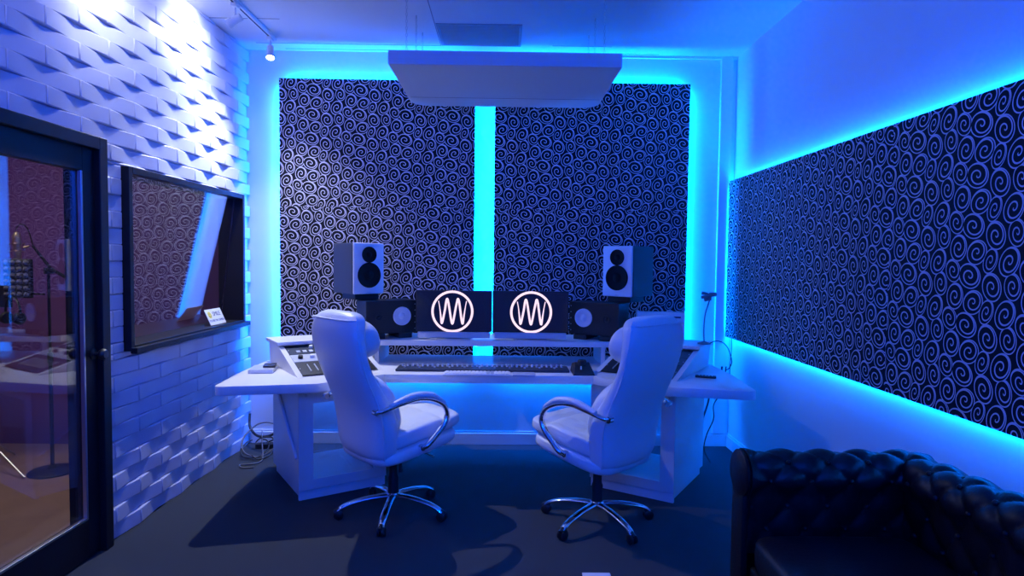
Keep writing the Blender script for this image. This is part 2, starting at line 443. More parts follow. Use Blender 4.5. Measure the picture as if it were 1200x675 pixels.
# ------------------------------------------------------------------ acoustic panels with LED tape
LB = [0]
def led(p0, p1, out, parent, wall_n, power_per_m=5.0):
    """tape between p0 and p1, shining outward (out) and to the wall"""
    p0 = Vector(p0); p1 = Vector(p1); L_ = (p1 - p0).length
    dv = Vector(out) - Vector(wall_n) * 0.30
    area('led_or_fill_light', (p0 + p1) / 2, dv, p1 - p0, L_, 0.010, power_per_m * L_, BLUE)
def panel_uv(o, ax):
    me = o.data; uvl = me.uv_layers.new(name='UVMap')
    for lp in me.loops:
        co = me.vertices[lp.vertex_index].co
        uvl.data[lp.index].uv = ((co.x + o.location.x) if ax == 'x' else (co.y + o.location.y) * 1.0 + 0.11, co.z)
PY = 4.994
GL, GR = -0.237, -0.083
for (x0, x1, lab) in ((-1.763, GL, 'tall black acoustic panel with silver spirals, left of the glowing gap'), (GR, 1.447, 'tall black acoustic panel with silver spirals, right of the glowing gap')):
    z0, z1 = 0.60, 2.891
    pn = empty('acoustic_panel', ((x0 + x1) / 2, PY, z0), label=lab, cat='acoustic panel', group='spiral cloth panels on the back wall')
    hw = (x1 - x0) / 2
    b = MB(); b.box(-hw, hw, 0, 0.035, 0, z1 - z0, bev=0.004)
    o = b.build('cloth_face', FABS, pn)
    me = o.data; uvl = me.uv_layers.new(name='UVMap')
    for lp in me.loops:
        co = me.vertices[lp.vertex_index].co; uvl.data[lp.index].uv = (co.x + (x0 + x1) / 2, co.z)
    for (a0, a1, c0, c1) in ((-hw + 0.09, -hw + 0.11, 0.1, z1 - z0 - 0.1), (hw - 0.11, hw - 0.09, 0.1, z1 - z0 - 0.1), (-hw + 0.11, hw - 0.11, z1 - z0 - 0.12, z1 - z0 - 0.1), (-hw + 0.11, hw - 0.11, 0.1, 0.12)):
        b = MB(); b.box(a0, a1, 0.0352, YB - PY - 0.001, c0, c1); b.build('mounting_batten', BLACKP, pn)
    for (a0, a1, c0, c1) in ((-hw + 0.005, -hw + 0.015, 0.02, z1 - z0 - 0.02), (hw - 0.015, hw - 0.005, 0.02, z1 - z0 - 0.02), (-hw + 0.02, hw - 0.02, z1 - z0 - 0.015, z1 - z0 - 0.005), (-hw + 0.02, hw - 0.02, 0.005, 0.015)):
        b = MB(); b.box(a0, a1, 0.0351, 0.038, c0, c1); b.build('led_strip', LEDM, pn)
    yy = PY + 0.05; n = (0, -1, 0); e = 0.022
    inner_l = x0 > -1
    led((x0 + e, yy, z0 + 0.05), (x0 + e, yy, z1 - 0.05), (-1, 0, 0), pn, n, 15)
    led((x1 - e, yy, z0 + 0.05), (x1 - e, yy, z1 - 0.05), (1, 0, 0), pn, n, 15)
    led((x0 + 0.05, yy, z1 - e), (x1 - 0.05, yy, z1 - e), (0, 0, 1), pn, n, 15)
    led((x0 + 0.05, yy, z0 + e), (x1 - 0.05, yy, z0 + e), (0, 0, -1), pn, n, 15)
PX = 1.776
labs = ['black spiral cloth panel on right wall, farthest, touching the back corner glow', 'black spiral cloth panel on right wall, second from the back corner',
        'black spiral cloth panel on right wall, above the sofa, third from the back corner', 'black spiral cloth panel on right wall, nearest, cut by the picture edge', None]
ys = [5.012, 3.95, 2.90, 1.86, 0.8, -0.26]
for i in range(5):
    y1, y0 = ys[i], ys[i + 1]; z0, z1 = 0.907, 2.142
    pn = empty('acoustic_panel', (PX, (y0 + y1) / 2, z0), label=labs[i] or 'black spiral cloth panel on right wall, beside the camera position', cat='acoustic panel', group='spiral cloth panels on the right wall')
    hw = (y1 - y0) / 2 - 0.0005
    b = MB(); b.box(0, 0.028, -hw, hw, 0, z1 - z0, bev=0.004)
    o = b.build('cloth_face', FAB, pn)
    me = o.data; uvl = me.uv_layers.new(name='UVMap')
    for lp in me.loops:
        co = me.vertices[lp.vertex_index].co; uvl.data[lp.index].uv = (-(co.y) + 0.13 * i, co.z + 0.07 * i)
    for a0 in (-hw + 0.1, hw - 0.12):
        b = MB(); b.box(0.0282, XR - PX - 0.001, a0, a0 + 0.02, 0.1, z1 - z0 - 0.1); b.build('mounting_batten', BLACKP, pn)
    for c0 in (0.005, z1 - z0 - 0.015):
        b = MB(); b.box(0.0281, 0.031, -hw + 0.01, hw - 0.01, c0, c0 + 0.01); b.build('led_strip', LEDM, pn)
    if i == 0:
        b = MB(); b.box(0.0281, 0.031, hw - 0.015, hw - 0.005, 0.03, z1 - z0 - 0.03); b.build('led_strip', LEDM, pn)
    xx = PX + 0.042; n = (-1, 0, 0); e = 0.02
    led((xx, y0, z1 - e), (xx, y1, z1 - e), (0, 0, 1), pn, n, 9)
    led((xx, y0, z0 + e), (xx, y1, z0 + e), (0, 0, -1), pn, n, 9)
    if i == 0: led((xx, y1 - e, z0 + 0.05), (xx, y1 - e, z1 - 0.05), (0, 1, 0), pn, n, 15)
# ------------------------------------------------------------------ ceiling cloud
c = empty('ceiling_cloud', (-0.004, 4.25, 2.634), label='white acoustic cloud slab hanging on thin chains from the ceiling', cat='acoustic cloud')
b = MB()
pts = []
hx, y0, y1, r = 0.685, -0.50, 0.50, 0.13
pts += [(-hx, y0), (hx, y0)]
for k in range(9): t = k / 8 * PI / 2; pts.append((hx - r + r * math.cos(t), y1 - r + r * math.sin(t)))
for k in range(9): t = PI / 2 + k / 8 * PI / 2; pts.append((-hx + r + r * math.cos(t), y1 - r + r * math.sin(t)))
b.prism(pts, 0, 0.083, bev=0.004)
b.build('slab', FOAMW, c)
b = MB(); b.box(-hx + 0.02, hx - 0.02, 0.245, 0.249, -0.002, 0.001); b.build('seam', VENTM, c)
for x in (-0.60, 0.60):
    for y in (-0.36, 0.06, 0.38):
        b = MB()
        zt = ZC - 2.634; zz = 0.083; k = 0
        while zz < zt - 0.012:
            M = Matrix.Translation((x, y, zz + 0.011)) @ Matrix.Rotation(PI / 2 * (k % 2), 4, 'Z')
            ring = [(0.0055 * math.cos(t), 0, 0.012 * math.sin(t)) for t in [2 * PI * j / 8 for j in range(9)]]
            b.tube(ring, 0.0014, n=5, M=M, cap=False, up=(0, 1, 0)); zz += 0.0205; k += 1
        b.tube([(x, y, zt - 0.02), (x, y, zt)], 0.004, n=6)
        b.build('chain', STEEL, c, smooth=60)
# vent
v = empty('ceiling_vent', (-0.19, 4.66, ZC), label='grey slatted air vent in the ceiling above the cloud', cat='vent')
b = MB()
for q in ((-0.30, 0.30, -0.22, -0.20), (-0.30, 0.30, 0.20, 0.22), (-0.30, -0.28, -0.2, 0.2), (0.28, 0.30, -0.2, 0.2)): b.box(*q, -0.008, 0, bev=0.002)
b.build('vent_frame', VENTM, v)
b = MB()
for k in range(18): b.box(-0.28, 0.28, -0.195 + k * 0.022, -0.183 + k * 0.022, -0.006, -0.001)
b.build('vent_slats', VENTM, v)

# ------------------------------------------------------------------ track lights
t = empty('lighting_track', (-1.72, 2.6, ZC), label='slim white lighting track running along the ceiling near the left wall', cat='light track')
b = MB(); b.box(-0.018, 0.018, -2.18, 2.18, -0.028, 0, bev=0.003); b.build('rail', TRIMW, t)
b = MB(); b.box(-0.006, 0.006, -2.16, 2.16, -0.0288, -0.0275); b.build('slot', BLKPL, t)
def track_head(loc, aim, power, label, spot=140):
    h = empty('track_lamp', loc, label=label, cat='spotlight', group='white lamp heads on the ceiling track')
    b = MB(); b.box(-0.016, 0.016, -0.035, 0.035, -0.022, 0, bev=0.003); b.build('adapter', TRIMW, h)
    a = Vector(aim).normalized(); piv = Vector((0, 0, -0.10))
    b = MB(); b.tube([(0, 0, -0.02), (0, 0, -0.06), (0.0, 0.006, -0.1)], 0.006, n=10); b.build('stem', TRIMW, h, smooth=40)
    M = Matrix.Translation(piv) @ a.to_track_quat('Z', 'Y').to_matrix().to_4x4()
    b = MB(); b.lathe([(0.0, -0.045), (0.02, -0.045), (0.024, -0.04), (0.024, 0.02), (0.032, 0.032), (0.032, 0.055), (0.028, 0.055), (0.026, 0.048), (0.0, 0.048)], M=M)
    b.build('lamp_body', TRIMW, h, smooth=35)
    b = MB(); b.lathe([(0.0, 0.0485), (0.025, 0.0485), (0.025, 0.0495), (0, 0.0495)], M=M); b.build('lamp_lens', BULB, h)
    l = bpy.data.lights.new('track_spot', 'SPOT'); l.energy = power; l.color = (0.86, 0.90, 1.0)
    l.spot_size = R(spot); l.spot_blend = 1.0; l.shadow_soft_size = 0.02
    o = bpy.data.objects.new('track_spot', l); col.objects.link(o)
    p = Vector(loc) + piv + a * 0.06
    o.matrix_world = Matrix.Translation(p) @ (-a).to_track_quat('Z', 'Y').to_matrix().to_4x4()
track_head((-1.72, 4.70, ZC - 0.028), (0.12, -0.36, -1.0), 210, 'lit lamp head at the far end of the track, glaring towards the room', 104)
track_head((-1.72, 4.10, ZC - 0.028), (-0.80, 0.05, -0.42), 30, 'lamp head turned to the brick wall, second from the far end of the track')
track_head((-1.72, 3.10, ZC - 0.028), (-0.65, 0.35, -0.55), 20, 'lamp head above the door, third from the far end of the track')
track_head((-1.72, 2.10, ZC - 0.028), (-0.35, 0.35, -0.85), 4, 'lamp head on the near part of the track, out of the picture')

# ------------------------------------------------------------------ desk
CX = -0.09
def rot2(x, y, a): return (x * math.cos(a) - y * math.sin(a), x * math.sin(a) + y * math.cos(a))
dk = empty('studio_desk', (CX, 4.1, 0), label='wide white winged studio desk with raised rack consoles and monitor bridge', cat='desk')
DY = 4.1
def dd(p): return (p[0], p[1] - DY)
def rounded(poly, rads, n=6):
    out = []
    k = len(poly)
    for i, p in enumerate(poly):
        r = rads[i]
        if r == 0: out.append(p); continue
        P = Vector(p); a = (Vector(poly[i - 1]) - P).normalized(); c = (Vector(poly[(i + 1) % k]) - P).normalized()
        ang = math.acos(max(-1, min(1, a.dot(c)))); dlen = r / math.tan(ang / 2)
        p0 = P + a * dlen; p1 = P + c * dlen
        for j in range(n + 1):
            t_ = j / n
            q = p0 * (1 - t_) ** 2 + P * 2 * t_ * (1 - t_) + p1 * t_ ** 2
            out.append((q.x, q.y))
    return out
b = MB()
poly = [(-1.56, 3.58), (-1.0, 3.70), (-0.67, 4.02), (0.67, 4.02), (1.0, 3.70), (1.56, 3.58), (1.60, 4.10), (1.60, 4.53), (-1.60, 4.53), (-1.60, 4.10)]
poly = rounded([dd(p) for p in poly], [0.05, 0, 0, 0, 0, 0.05, 0, 0.02, 0.02, 0])
b.prism(poly, 0.705, 0.76, bev=0.004); b.build('worktop', LAQ, dk, smooth=30)
# pedestals: frame turned 33 degrees, glass front, open at the back
for sx in (-1, 1):
    ang = R(33) * (-sx) * -1 if sx < 0 else R(-33)
    ang = R(33) if sx < 0 else R(-33)
    ox, oy = sx * 1.15, 3.835 - DY
    # local frame: u from the outer front corner inwards, w backwards
    ux, uy = (math.cos(ang) * -sx, math.sin(ang) * -sx)
    wx, wy = (sx * 0.545, 0.838)
    def P(u, w_): return (ox + ux * u + wx * w_, oy + uy * u + wy * w_)
    def slab(mb, u0, u1, w0, w1, z0, z1, mi=0, bev=0.002):
        mb.prism([P(u0, w0), P(u1, w0), P(u1, w1), P(u0, w1)], z0, z1, mi, bev)
    Wd, Dp = 0.56, 0.66
    b = MB(); slab(b, 0.0, Wd, 0.012, 0.03, 0.0, 0.06); slab(b, 0.02, Wd - 0.02, 0.03, Dp, 0.0, 0.055); b.build('plinth', LAQ, dk)
    b = MB(); slab(b, 0, 0.03, 0.02, Dp, 0.061, 0.704); b.build('side_panel', LAQ, dk)
    b = MB(); slab(b, Wd - 0.03, Wd, 0.02, Dp, 0.061, 0.704); b.build('side_panel', LAQ, dk)
    b = MB(); slab(b, 0.031, Wd - 0.031, 0.02, Dp, 0.061, 0.085); b.build('bottom_panel', LAQ, dk)
    b = MB()
    slab(b, -0.004, 0.085, 0.0, 0.0195, 0.061, 0.704); slab(b, Wd - 0.085, Wd + 0.004, 0.0, 0.0195, 0.061, 0.704)
    slab(b, 0.085, Wd - 0.085, 0.0, 0.0195, 0.061, 0.125); slab(b, 0.085, Wd - 0.085, 0.0, 0.0195, 0.60, 0.704)
    dr = b.build('glazed_door', LAQE, dk)
    b = MB(); slab(b, 0.0855, Wd - 0.0855, 0.008, 0.012, 0.1255, 0.5995, bev=0); b.build('glass_panel', ACRYL, dr)
    b = MB(); q = P(0.04, -0.012); b.tube([(q[0], q[1], 0.655), P(0.04, 0.0) + (0.655,)], 0.008, n=12); b.build('knob', STEEL, dr, smooth=40)
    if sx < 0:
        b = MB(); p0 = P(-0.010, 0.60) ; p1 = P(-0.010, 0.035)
        b.tube([(p0[0], p0[1], 0.70), (p1[0], p1[1], 0.26)], 0.010, n=8); b.build('light_streak_bar', LAQ, dk)  # pale bar standing in for a streak of light on the side panel
    # rack console on the wing
    cu, cw = 0.0, 0.10
    # outline in (w, z): front foot, top front, top back, back foot
    prof = [(0.10, 0.761), (0.43, 0.90), (0.72, 0.90), (0.72, 0.761)]
    prof = [(0.03, 0.7605), (0.53, 0.905), (0.77, 0.905), (0.74, 0.7605)]
    def side(mb, u0, u1):
        vs = [P(u0, w_) + (z_,) for w_, z_ in prof] + [P(u1, w_) + (z_,) for w_, z_ in prof]
        mb.add(vs, [(0, 1, 2, 3), (7, 6, 5, 4), (0, 4, 5, 1), (1, 5, 6, 2), (2, 6, 7, 3), (3, 7, 4, 0)])
    for (u0, u1) in ((0.0, 0.035), (Wd - 0.035, Wd)):
        b = MB(); side(b, u0, u1); b.build('console_cheek', LAQ, dk)
    b = MB(); slab(b, 0.036, Wd - 0.036, 0.72, 0.735, 0.761, 0.904); b.build('console_back', LAQ, dk)
    b = MB()
    slab(b, -0.015, Wd + 0.015, 0.47, 0.80, 0.9055, 0.93, bev=0.003); b.build('console_top', LAQ, dk)
# bridge
b = MB(); b.box(-0.93, 0.93, 4.42 - DY, 4.85 - DY, 0.89, 0.9295, bev=0.003); b.build('bridge_shelf', LAQ, dk)
for x in (-0.80, 0.80):
    b = MB(); b.box(x - 0.015, x + 0.015, 4.44 - DY, 4.83 - DY, 0.761, 0.889); b.build('bridge_support', LAQ, dk)
b = MB(); b.box(-1.0, 1.0, 4.531 - DY, 4.86 - DY, 0.735, 0.76); b.build('rear_shelf', LAQ, dk)

# rack gear: each unit is its own thing
def rack(sx, idx, h0, h1, m, label, kind):
    ang = R(33) if sx < 0 else R(-33)
    ox, oy = CX + sx * 1.15, 3.835
    ux, uy = (math.cos(ang) * -sx, math.sin(ang) * -sx); wx, wy = (sx * 0.545, 0.838)
    A = Vector((ox + wx * 0.048, oy + wy * 0.048, 0.764)); B = Vector((ox + wx * 0.53, oy + wy * 0.53, 0.903))
    upv = (B - A); Lh = upv.length; upv.normalize()
    U = Vector((ux, uy, 0)); 
    if sx > 0: U = -U; A = A - U * 0.56
    n = U.cross(upv).normalized()
    if n.z < 0: n = -n
    M = Matrix((U, upv, n)).transposed().to_4x4(); M.translation = A + upv * h0
    r = empty('rack_unit', (0, 0, 0), label=label, cat='audio rack unit', group='rack units in the desk consoles')
    r.matrix_world = M
    hh = h1 - h0
    b = MB(); b.box(0.0365, 0.5235, 0.002, hh - 0.002, (-0.05 if h0 > 0.1 else -0.001), 0.004, bev=0.001); b.build('case', m, r)
    rnd = random.Random(idx)
    if kind == 'buttons':
        for k in range(9):
            b = MB(); b.box(0.09 + k * 0.042, 0.115 + k * 0.042, hh * 0.2, hh * 0.4, 0.004, 0.008, bev=0.001); b.build('button', KNOBW if k % 3 else SILV, r)
        b = MB(); b.lathe([(0.014, 0.004), (0.012, 0.02), (0, 0.021)], n=16, M=Matrix.Translation((0.20, hh * 0.7, 0))); b.build('knob', KNOBW, r, smooth=40)
        b = MB(); b.box(0.28, 0.46, hh * 0.55, hh * 0.85, 0.004, 0.0055); b.build('display', mat('rack_display', (0.01, 0.03, 0.08), 0.2), r)
    elif kind == 'knobs':
        for k in range(6):
            b = MB(); b.lathe([(0.016, 0.004), (0.015, 0.022), (0, 0.023)], n=16, M=Matrix.Translation((0.09 + k * 0.076, hh * 0.5, 0))); b.build('knob', BLKPL if k % 2 == 0 else KNOBW, r, smooth=40)
    else:
        for k in range(8):
            b = MB(); b.box(0.10 + k * 0.045, 0.106 + k * 0.045, hh * 0.25, hh * 0.75, 0.004, 0.010); b.build('fader', SILV, r)
    for x in (0.045, 0.515):
        b = MB(); b.lathe([(0.004, 0.004), (0.003, 0.006), (0, 0.006)], n=8, M=Matrix.Translation((x, hh / 2, 0))); b.build('screw', STEEL, r)
for sx, side_ in ((-1, 'left'), (1, 'right')):
    rack(sx, 1, 0.325, 0.46, KEYB, f'dark blue rack unit with buttons, topmost in the {side_} console', 'buttons')
    rack(sx, 2, 0.205, 0.322, SILV if sx < 0 else KEYB, ('silver rack unit with large knobs, middle of the left console' if sx < 0 else 'dark rack unit with large knobs, middle of the right console'), 'knobs')
    rack(sx, 3, 0.006, 0.202, BLKPL, f'black rack unit with faders, lowest in the {side_} console', 'faders')

# ------------------------------------------------------------------ monitors with logo
def logo(parent, y):
    Rr = 0.149; b = MB(); n = 64
    vs = []; fs = []
    for j in range(n):
        t_ = 2 * PI * j / n
        for rad in (Rr, Rr * 0.885):
            for yy in (y, y - 0.0012): vs.append((rad * math.cos(t_), yy, rad * math.sin(t_)))
    for j in range(n):
        a = j * 4; c_ = ((j + 1) % n) * 4
        fs += [(a + 1, c_ + 1, c_ + 3, a + 3), (a, a + 1, c_ + 1, c_)[::-1], (a + 2, c_ + 2, c_ + 3, a + 3)]
    b.add(vs, fs); ring = b.build('logo_ring', LOGOM, parent)
    pts = [(-.68, .52), (-.62, .2), (-.57, -.2), (-.52, -.57), (-.46, -.40), (-.36, .1), (-.31, .45), (-.26, .62), (-.20, .45), (-.14, .1), (-.06, -.4), (0, -.60), (.06, -.4), (.15, .1), (.22, .45), (.27, .62), (.33, .45), (.38, .1), (.45, -.40), (.51, -.59), (.57, -.2), (.63, .2), (.69, .52)]
    sp = smooth_path([(x, 0, z_) for x, z_ in pts], 8)
    vs = []; fs = []; k = len(sp)
    for i, p in enumerate(sp):
        t_ = (sp[min(i + 1, k - 1)] - sp[max(i - 1, 0)]).normalized(); nn = Vector((-t_.z, 0, t_.x))
        e = min(i, k - 1 - i) / 24
        w_ = 0.052 if e > 1.0 else 0.022 + 0.03 * max(0, e - 0.3) / 0.7
        for s_ in (1, -1):
            q = (p + nn * w_ * s_) * Rr * 0.97
            vs += [(q.x, y - 0.0002, q.z), (q.x, y - 0.0013, q.z)]
    for i in range(k - 1):
        a = i * 4; c_ = a + 4
        fs += [(a + 1, c_ + 1, c_ + 3, a + 3), (a, a + 1, c_ + 1, c_), (a + 2, c_ + 2, c_ + 3, a + 3)]
    b = MB(); b.add(vs, fs); b.build('logo_wave', LOGOM, parent)
for (x, lx, lab) in ((-0.351, -0.013, 'left black computer monitor showing a glowing pink circle with wave logo'), (0.192, 0.0, 'right black computer monitor showing a glowing pink circle with wave logo')):
    m_ = empty('computer_monitor', (x, 4.475, 0.9305), label=lab, cat='monitor', group='computer monitors on the desk bridge')
    b = MB(); b.box(-0.270, 0.270, -0.012, 0.018, 0.056, 0.349, bev=0.004); b.box(-0.14, 0.14, 0.018, 0.045, 0.12, 0.30, bev=0.01); b.build('housing', BLKPL, m_)
    b = MB(); b.box(-0.264, 0.264, -0.0135, -0.012, 0.062, 0.343); scn = b.build('screen', SCREEN, m_)
    cx = -0.361 - x if x < 0 else 0.196 - x
    e_ = empty('logo', (cx, 0, 0.2)); e_.parent = m_
    logo(e_, -0.0142)
    b = MB(); b.box(-0.255, 0.255, -0.02, 0.016, 0.012, 0.055, bev=0.003); b.build('chin_bar', SILV, m_)
    b = MB(); b.box(-0.03, 0.03, 0.018, 0.03, 0.005, 0.2); b.box(-0.12, 0.12, -0.06, 0.12, 0, 0.006, bev=0.002); b.build('stand', SILV, m_)

# ------------------------------------------------------------------ loudspeakers
def cone(b_mat, parent, name, x, z_, r, y, depth=0.02, colr=None, cap=True):
    M = Matrix.Translation((x, y, z_)) @ Matrix.Rotation(PI / 2, 4, 'X')
    b = MB(); b.lathe([(r * 1.08, -0.0003), (r * 1.08, 0.006), (r * 1.0, 0.008), (r * 0.93, 0.0045), (r * 0.40, 0.0015), (r * 0.36, 0.004), (r * 0.2, 0.009), (0.0, 0.011)], n=36, M=M)
    return b.build(name, colr, parent, smooth=35)
def white_speaker(loc, rz, label):
    s = empty('studio_speaker', loc, rz, label=label, cat='speaker', group='white fronted speakers on top')
    w2, h, d_ = 0.120, 0.365, 0.15
    b = MB(); b.box(-w2, w2, -d_, d_, 0, h, bev=0.006); b.build('cabinet', SPKSIDE, s)
    b = MB(); b.box(-w2, w2, -d_ - 0.02, -d_ - 0.0005, 0.0, h, bev=0.007, seg=3); b.build('front_baffle', SPKW, s)
    cone(None, s, 'woofer', 0, 0.135, 0.084, -d_ - 0.0205, colr=DRV)
    cone(None, s, 'tweeter', 0, 0.282, 0.053, -d_ - 0.0205, colr=DRV)
    b = MB(); b.box(-0.016, 0.016, -d_ - 0.0215, -d_ - 0.0201, 0.008, 0.013); b.build('badge', SILV, s)
    return s
def side_speaker(loc, rz, mir, label):
    s = empty('studio_monitor_speaker', loc, rz, label=label, cat='speaker', group='black speakers lying on their side')
    w2, h, d_ = 0.19, 0.235, 0.11
    b = MB(); b.box(-w2, w2, -d_, d_, 0, h, bev=0.004); b.build('cabinet', BLKPL, s)
    cone(None, s, 'woofer', 0.075 * mir, 0.122, 0.062, -d_ - 0.0005, colr=CONEW)
    cone(None, s, 'tweeter', -0.10 * mir, 0.122, 0.024, -d_ - 0.0005, colr=BLKPL)
    for q in range(5):
        b = MB(); b.lathe([(0.004, 0), (0.003, 0.003), (0, 0.003)], n=8, M=Matrix.Translation((w2 * 0.92 * mir, -d_, 0.03 + q * 0.044)) @ Matrix.Rotation(PI / 2, 4, 'X')); b.build('screw', STEEL, s)
    return s
SX = -0.075
for sg, nm in ((-1, 'left'), (1, 'right')):
    rz = R(30) * (-sg) * -1
    rz = R(30) if sg < 0 else R(-30)
    cx_, cy_ = SX + sg * 0.775, 4.60
    side_speaker((cx_, cy_, 0.9655), rz, -sg, f'black speaker with white cone lying beside the {nm} monitor')
    for q in (-0.10, 0.10):
        ox, oy = rot2(q, 0, rz)
        p = tag(MB().build('isolation_pad', DKPL), 'x', 'pad') if False else None
        b = MB(); b.box(-0.05, 0.05, -0.12, 0.115, 0, 0.034, bev=0.004)
        inner = (q * -sg) > 0
        pd = b.build('isolation_pad', DKPL, loc=(cx_ + ox, cy_ + oy, 0.9305)); pd.rotation_euler = (0, 0, rz)
        tag(pd, f"black foam pad under the {'monitor end' if inner else 'outer end'} of the {nm} lying speaker", 'speaker pad', 'foam pads under the lying speakers')
    wx_, wy_ = SX + sg * 1.0, 4.66
    rz2 = R(41) if sg < 0 else R(-41)
    b = MB(); b.box(-0.095, 0.095, -0.10, 0.10, 0, 0.042, bev=0.004)
    o = b.build('speaker_plinth', BLKPL, loc=(wx_ - sg * 0.02, wy_, 1.201)); o.rotation_euler = (0, 0, rz2)
    tag(o, f'black block carrying the {nm} white fronted speaker', 'speaker stand', 'blocks under the white fronted speakers')
    white_speaker((wx_, wy_, 1.244), rz2, f'white fronted speaker with two black drivers, {nm} end of the bridge')

# ------------------------------------------------------------------ things on the desk
# long control surface
k = empty('control_surface', (-0.105, 4.20, 0.7605), label='long dark control surface with a row of white knobs on the desk centre', cat='mixing controller')
b = MB(); b.box(-0.60, 0.545, -0.075, 0.10, 0, 0.016, bev=0.004); b.build('body', KEYB, k)
for i in range(33):
    x = -0.57 + i * 0.0335
    b = MB(); b.lathe([(0.0075, 0.0155), (0.0065, 0.033), (0, 0.034)], n=10, M=Matrix.Translation((x, 0.045, 0))); b.build('knob', KNOBW, k, smooth=40)
for i in range(11):
    x = -0.55 + i * 0.1
    b = MB(); b.box(x - 0.006, x + 0.006, -0.02, 0.006, 0.0155, 0.026, bev=0.001); b.build('fader', SILV, k)
# keyboard
k = empty('computer_keyboard', (-0.165, 4.035, 0.7605), label='white computer keyboard at the front edge of the desk', cat='keyboard')
b = MB(); b.box(-0.215, 0.215, -0.055, 0.055, 0, 0.012, bev=0.004); b.build('body', KEYW, k)
for r_ in range(5):
    for i in range(17):
        x = -0.205 + i * 0.0243
        b = MB(); b.box(x, x + 0.0205, -0.048 + r_ * 0.0195, -0.032 + r_ * 0.0195, 0.012, 0.017, bev=0.0015, seg=1); b.build('key', (SILV if i in (11, 12) else KEYW), k)
b = MB(); b.box(-0.072, 0.072, -0.055, 0.055, 0, 0.010, bev=0.004)
tag(b.build('trackpad', mat('trackpad_blue_grey', (0.45, 0.5, 0.62), 0.3), loc=(0.135, 4.035, 0.7605)), 'pale flat trackpad just right of the white keyboard', 'trackpad')
# talkback controller
k = empty('monitor_controller', (0.525, 4.13, 0.7606), 0, label='dark wedge shaped controller with a round dial beside the right chair', cat='controller')
b = MB()
vs = [(-0.07, -0.10, 0), (0.07, -0.10, 0), (0.07, 0.10, 0), (-0.07, 0.10, 0), (-0.065, -0.095, 0.012), (0.065, -0.095, 0.012), (0.05, 0.06, 0.062), (-0.04, 0.06, 0.062), (-0.06, 0.095, 0.05), (0.06, 0.095, 0.05)]
b.add(vs, [(3, 2, 1, 0), (0, 1, 5, 4), (1, 2, 9, 6, 5), (2, 3, 8, 9), (3, 0, 4, 7, 8), (4, 5, 6, 7), (7, 6, 9, 8)]); b.build('body', BLKPL, k)
b = MB(); b.lathe([(0.03, 0.05), (0.03, 0.075), (0.024, 0.082), (0, 0.083)], n=24, M=Matrix.Translation((0.0, 0.03, 0))); b.build('dial', DKPL, k, smooth=35)
b = MB(); b.lathe([(0.006, 0.03), (0.005, 0.052), (0, 0.053)], n=12, M=Matrix.Translation((-0.015, -0.045, 0))); b.build('button', KNOBW, k, smooth=35)
# notebook and phone on left wing
k = empty('notebook', (-1.555, 4.10, 0.7605), R(10), label='pale closed notebook lying on the left wing of the desk', cat='notebook')
b = MB(); b.box(-0.075, 0.075, -0.10, 0.10, 0, 0.003, bev=0.001); b.box(-0.075, 0.075, -0.10, 0.10, 0.021, 0.024, bev=0.001); b.box(-0.075, -0.072, -0.1, 0.1, 0.003, 0.021); b.build('cover', SILV, k)
b = MB(); b.box(-0.071, 0.072, -0.097, 0.097, 0.0032, 0.0208); b.build('pages', PAPER, k)
k = empty('wallet', (-1.525, 4.13, 0.785), R(14), label='small dark wallet resting on the pale notebook', cat='wallet')
b = MB(); b.box(-0.038, 0.038, -0.055, 0.055, 0, 0.007, bev=0.003); b.build('lower_flap', GOLD if False else mat('wallet_tan', (0.25, 0.2, 0.14), 0.5), k)
b = MB(); b.box(-0.038, 0.038, -0.055, 0.055, 0.0075, 0.014, bev=0.003); b.build('upper_flap', BLKPL, k)
# remote on right wing
k = empty('remote_control', (1.30, 4.0, 0.7605), R(70), label='small dark remote lying on the right wing of the desk', cat='remote')
b = MB(); b.box(-0.022, 0.022, -0.065, 0.065, 0, 0.014, bev=0.005); b.build('body', BLKPL, k)
for i in range(5):
    for j in (-1, 1):
        b = MB(); b.lathe([(0.004, 0.014), (0.0035, 0.016), (0, 0.016)], n=8, M=Matrix.Translation((0.009 * j, -0.04 + 0.02 * i, 0))); b.build('button', SILV, k)
# white carton
k = empty('cardboard_box', (1.135, 4.55, 0.9305), R(-6), label='white cardboard carton behind the right chair', cat='box')
b = MB(); b.box(-0.17, 0.17, -0.05, 0.05, 0, 0.205, bev=0.002); b.build('carton', PAPER, k)
b = MB(); b.box(-0.168, 0.168, -0.002, 0.002, 0.2046, 0.2056); b.build('tape', SILV, k)
b = MB(); b.box(0.09, 0.14, -0.0508, -0.0502, 0.165, 0.178); b.build('printed_mark', INK, k)
# gooseneck phone holder
k = empty('phone_holder', (1.40, 4.36, 0.9305), label='thin gooseneck phone holder with an open clamp on the right console', cat='phone holder')
b = MB(); b.lathe([(0.045, 0), (0.045, 0.006), (0.02, 0.014), (0.006, 0.02), (0, 0.02)], n=24); b.build('base', HOLD, k, smooth=35)
b = MB(); b.tube(smooth_path([(0, 0, 0.015), (-0.004, 0, 0.10), (0.002, 0, 0.2), (0.02, 0, 0.27), (0.03, 0, 0.305)]), 0.005, n=8); b.build('gooseneck', HOLD, k, smooth=60)
b = MB()
b.tube([(-0.028, 0, 0.325), (0.0, -0.004, 0.330), (0.04, 0, 0.345), (0.075, 0, 0.345)], [0.010, 0.012, 0.016, 0.014], n=10)
b.tube([(0.03, 0, 0.305), (0.03, -0.004, 0.335)], 0.013, n=10)
b.tube([(-0.004, 0, 0.306), (0.03, 0, 0.315)], [0.012, 0.012], n=10)
b.tube([(-0.024, 0, 0.355), (0.0, 0, 0.352), (0.03, 0, 0.34)], [0.011, 0.01, 0.010], n=10)
b.build('clamp', HOLD, k, smooth=50)
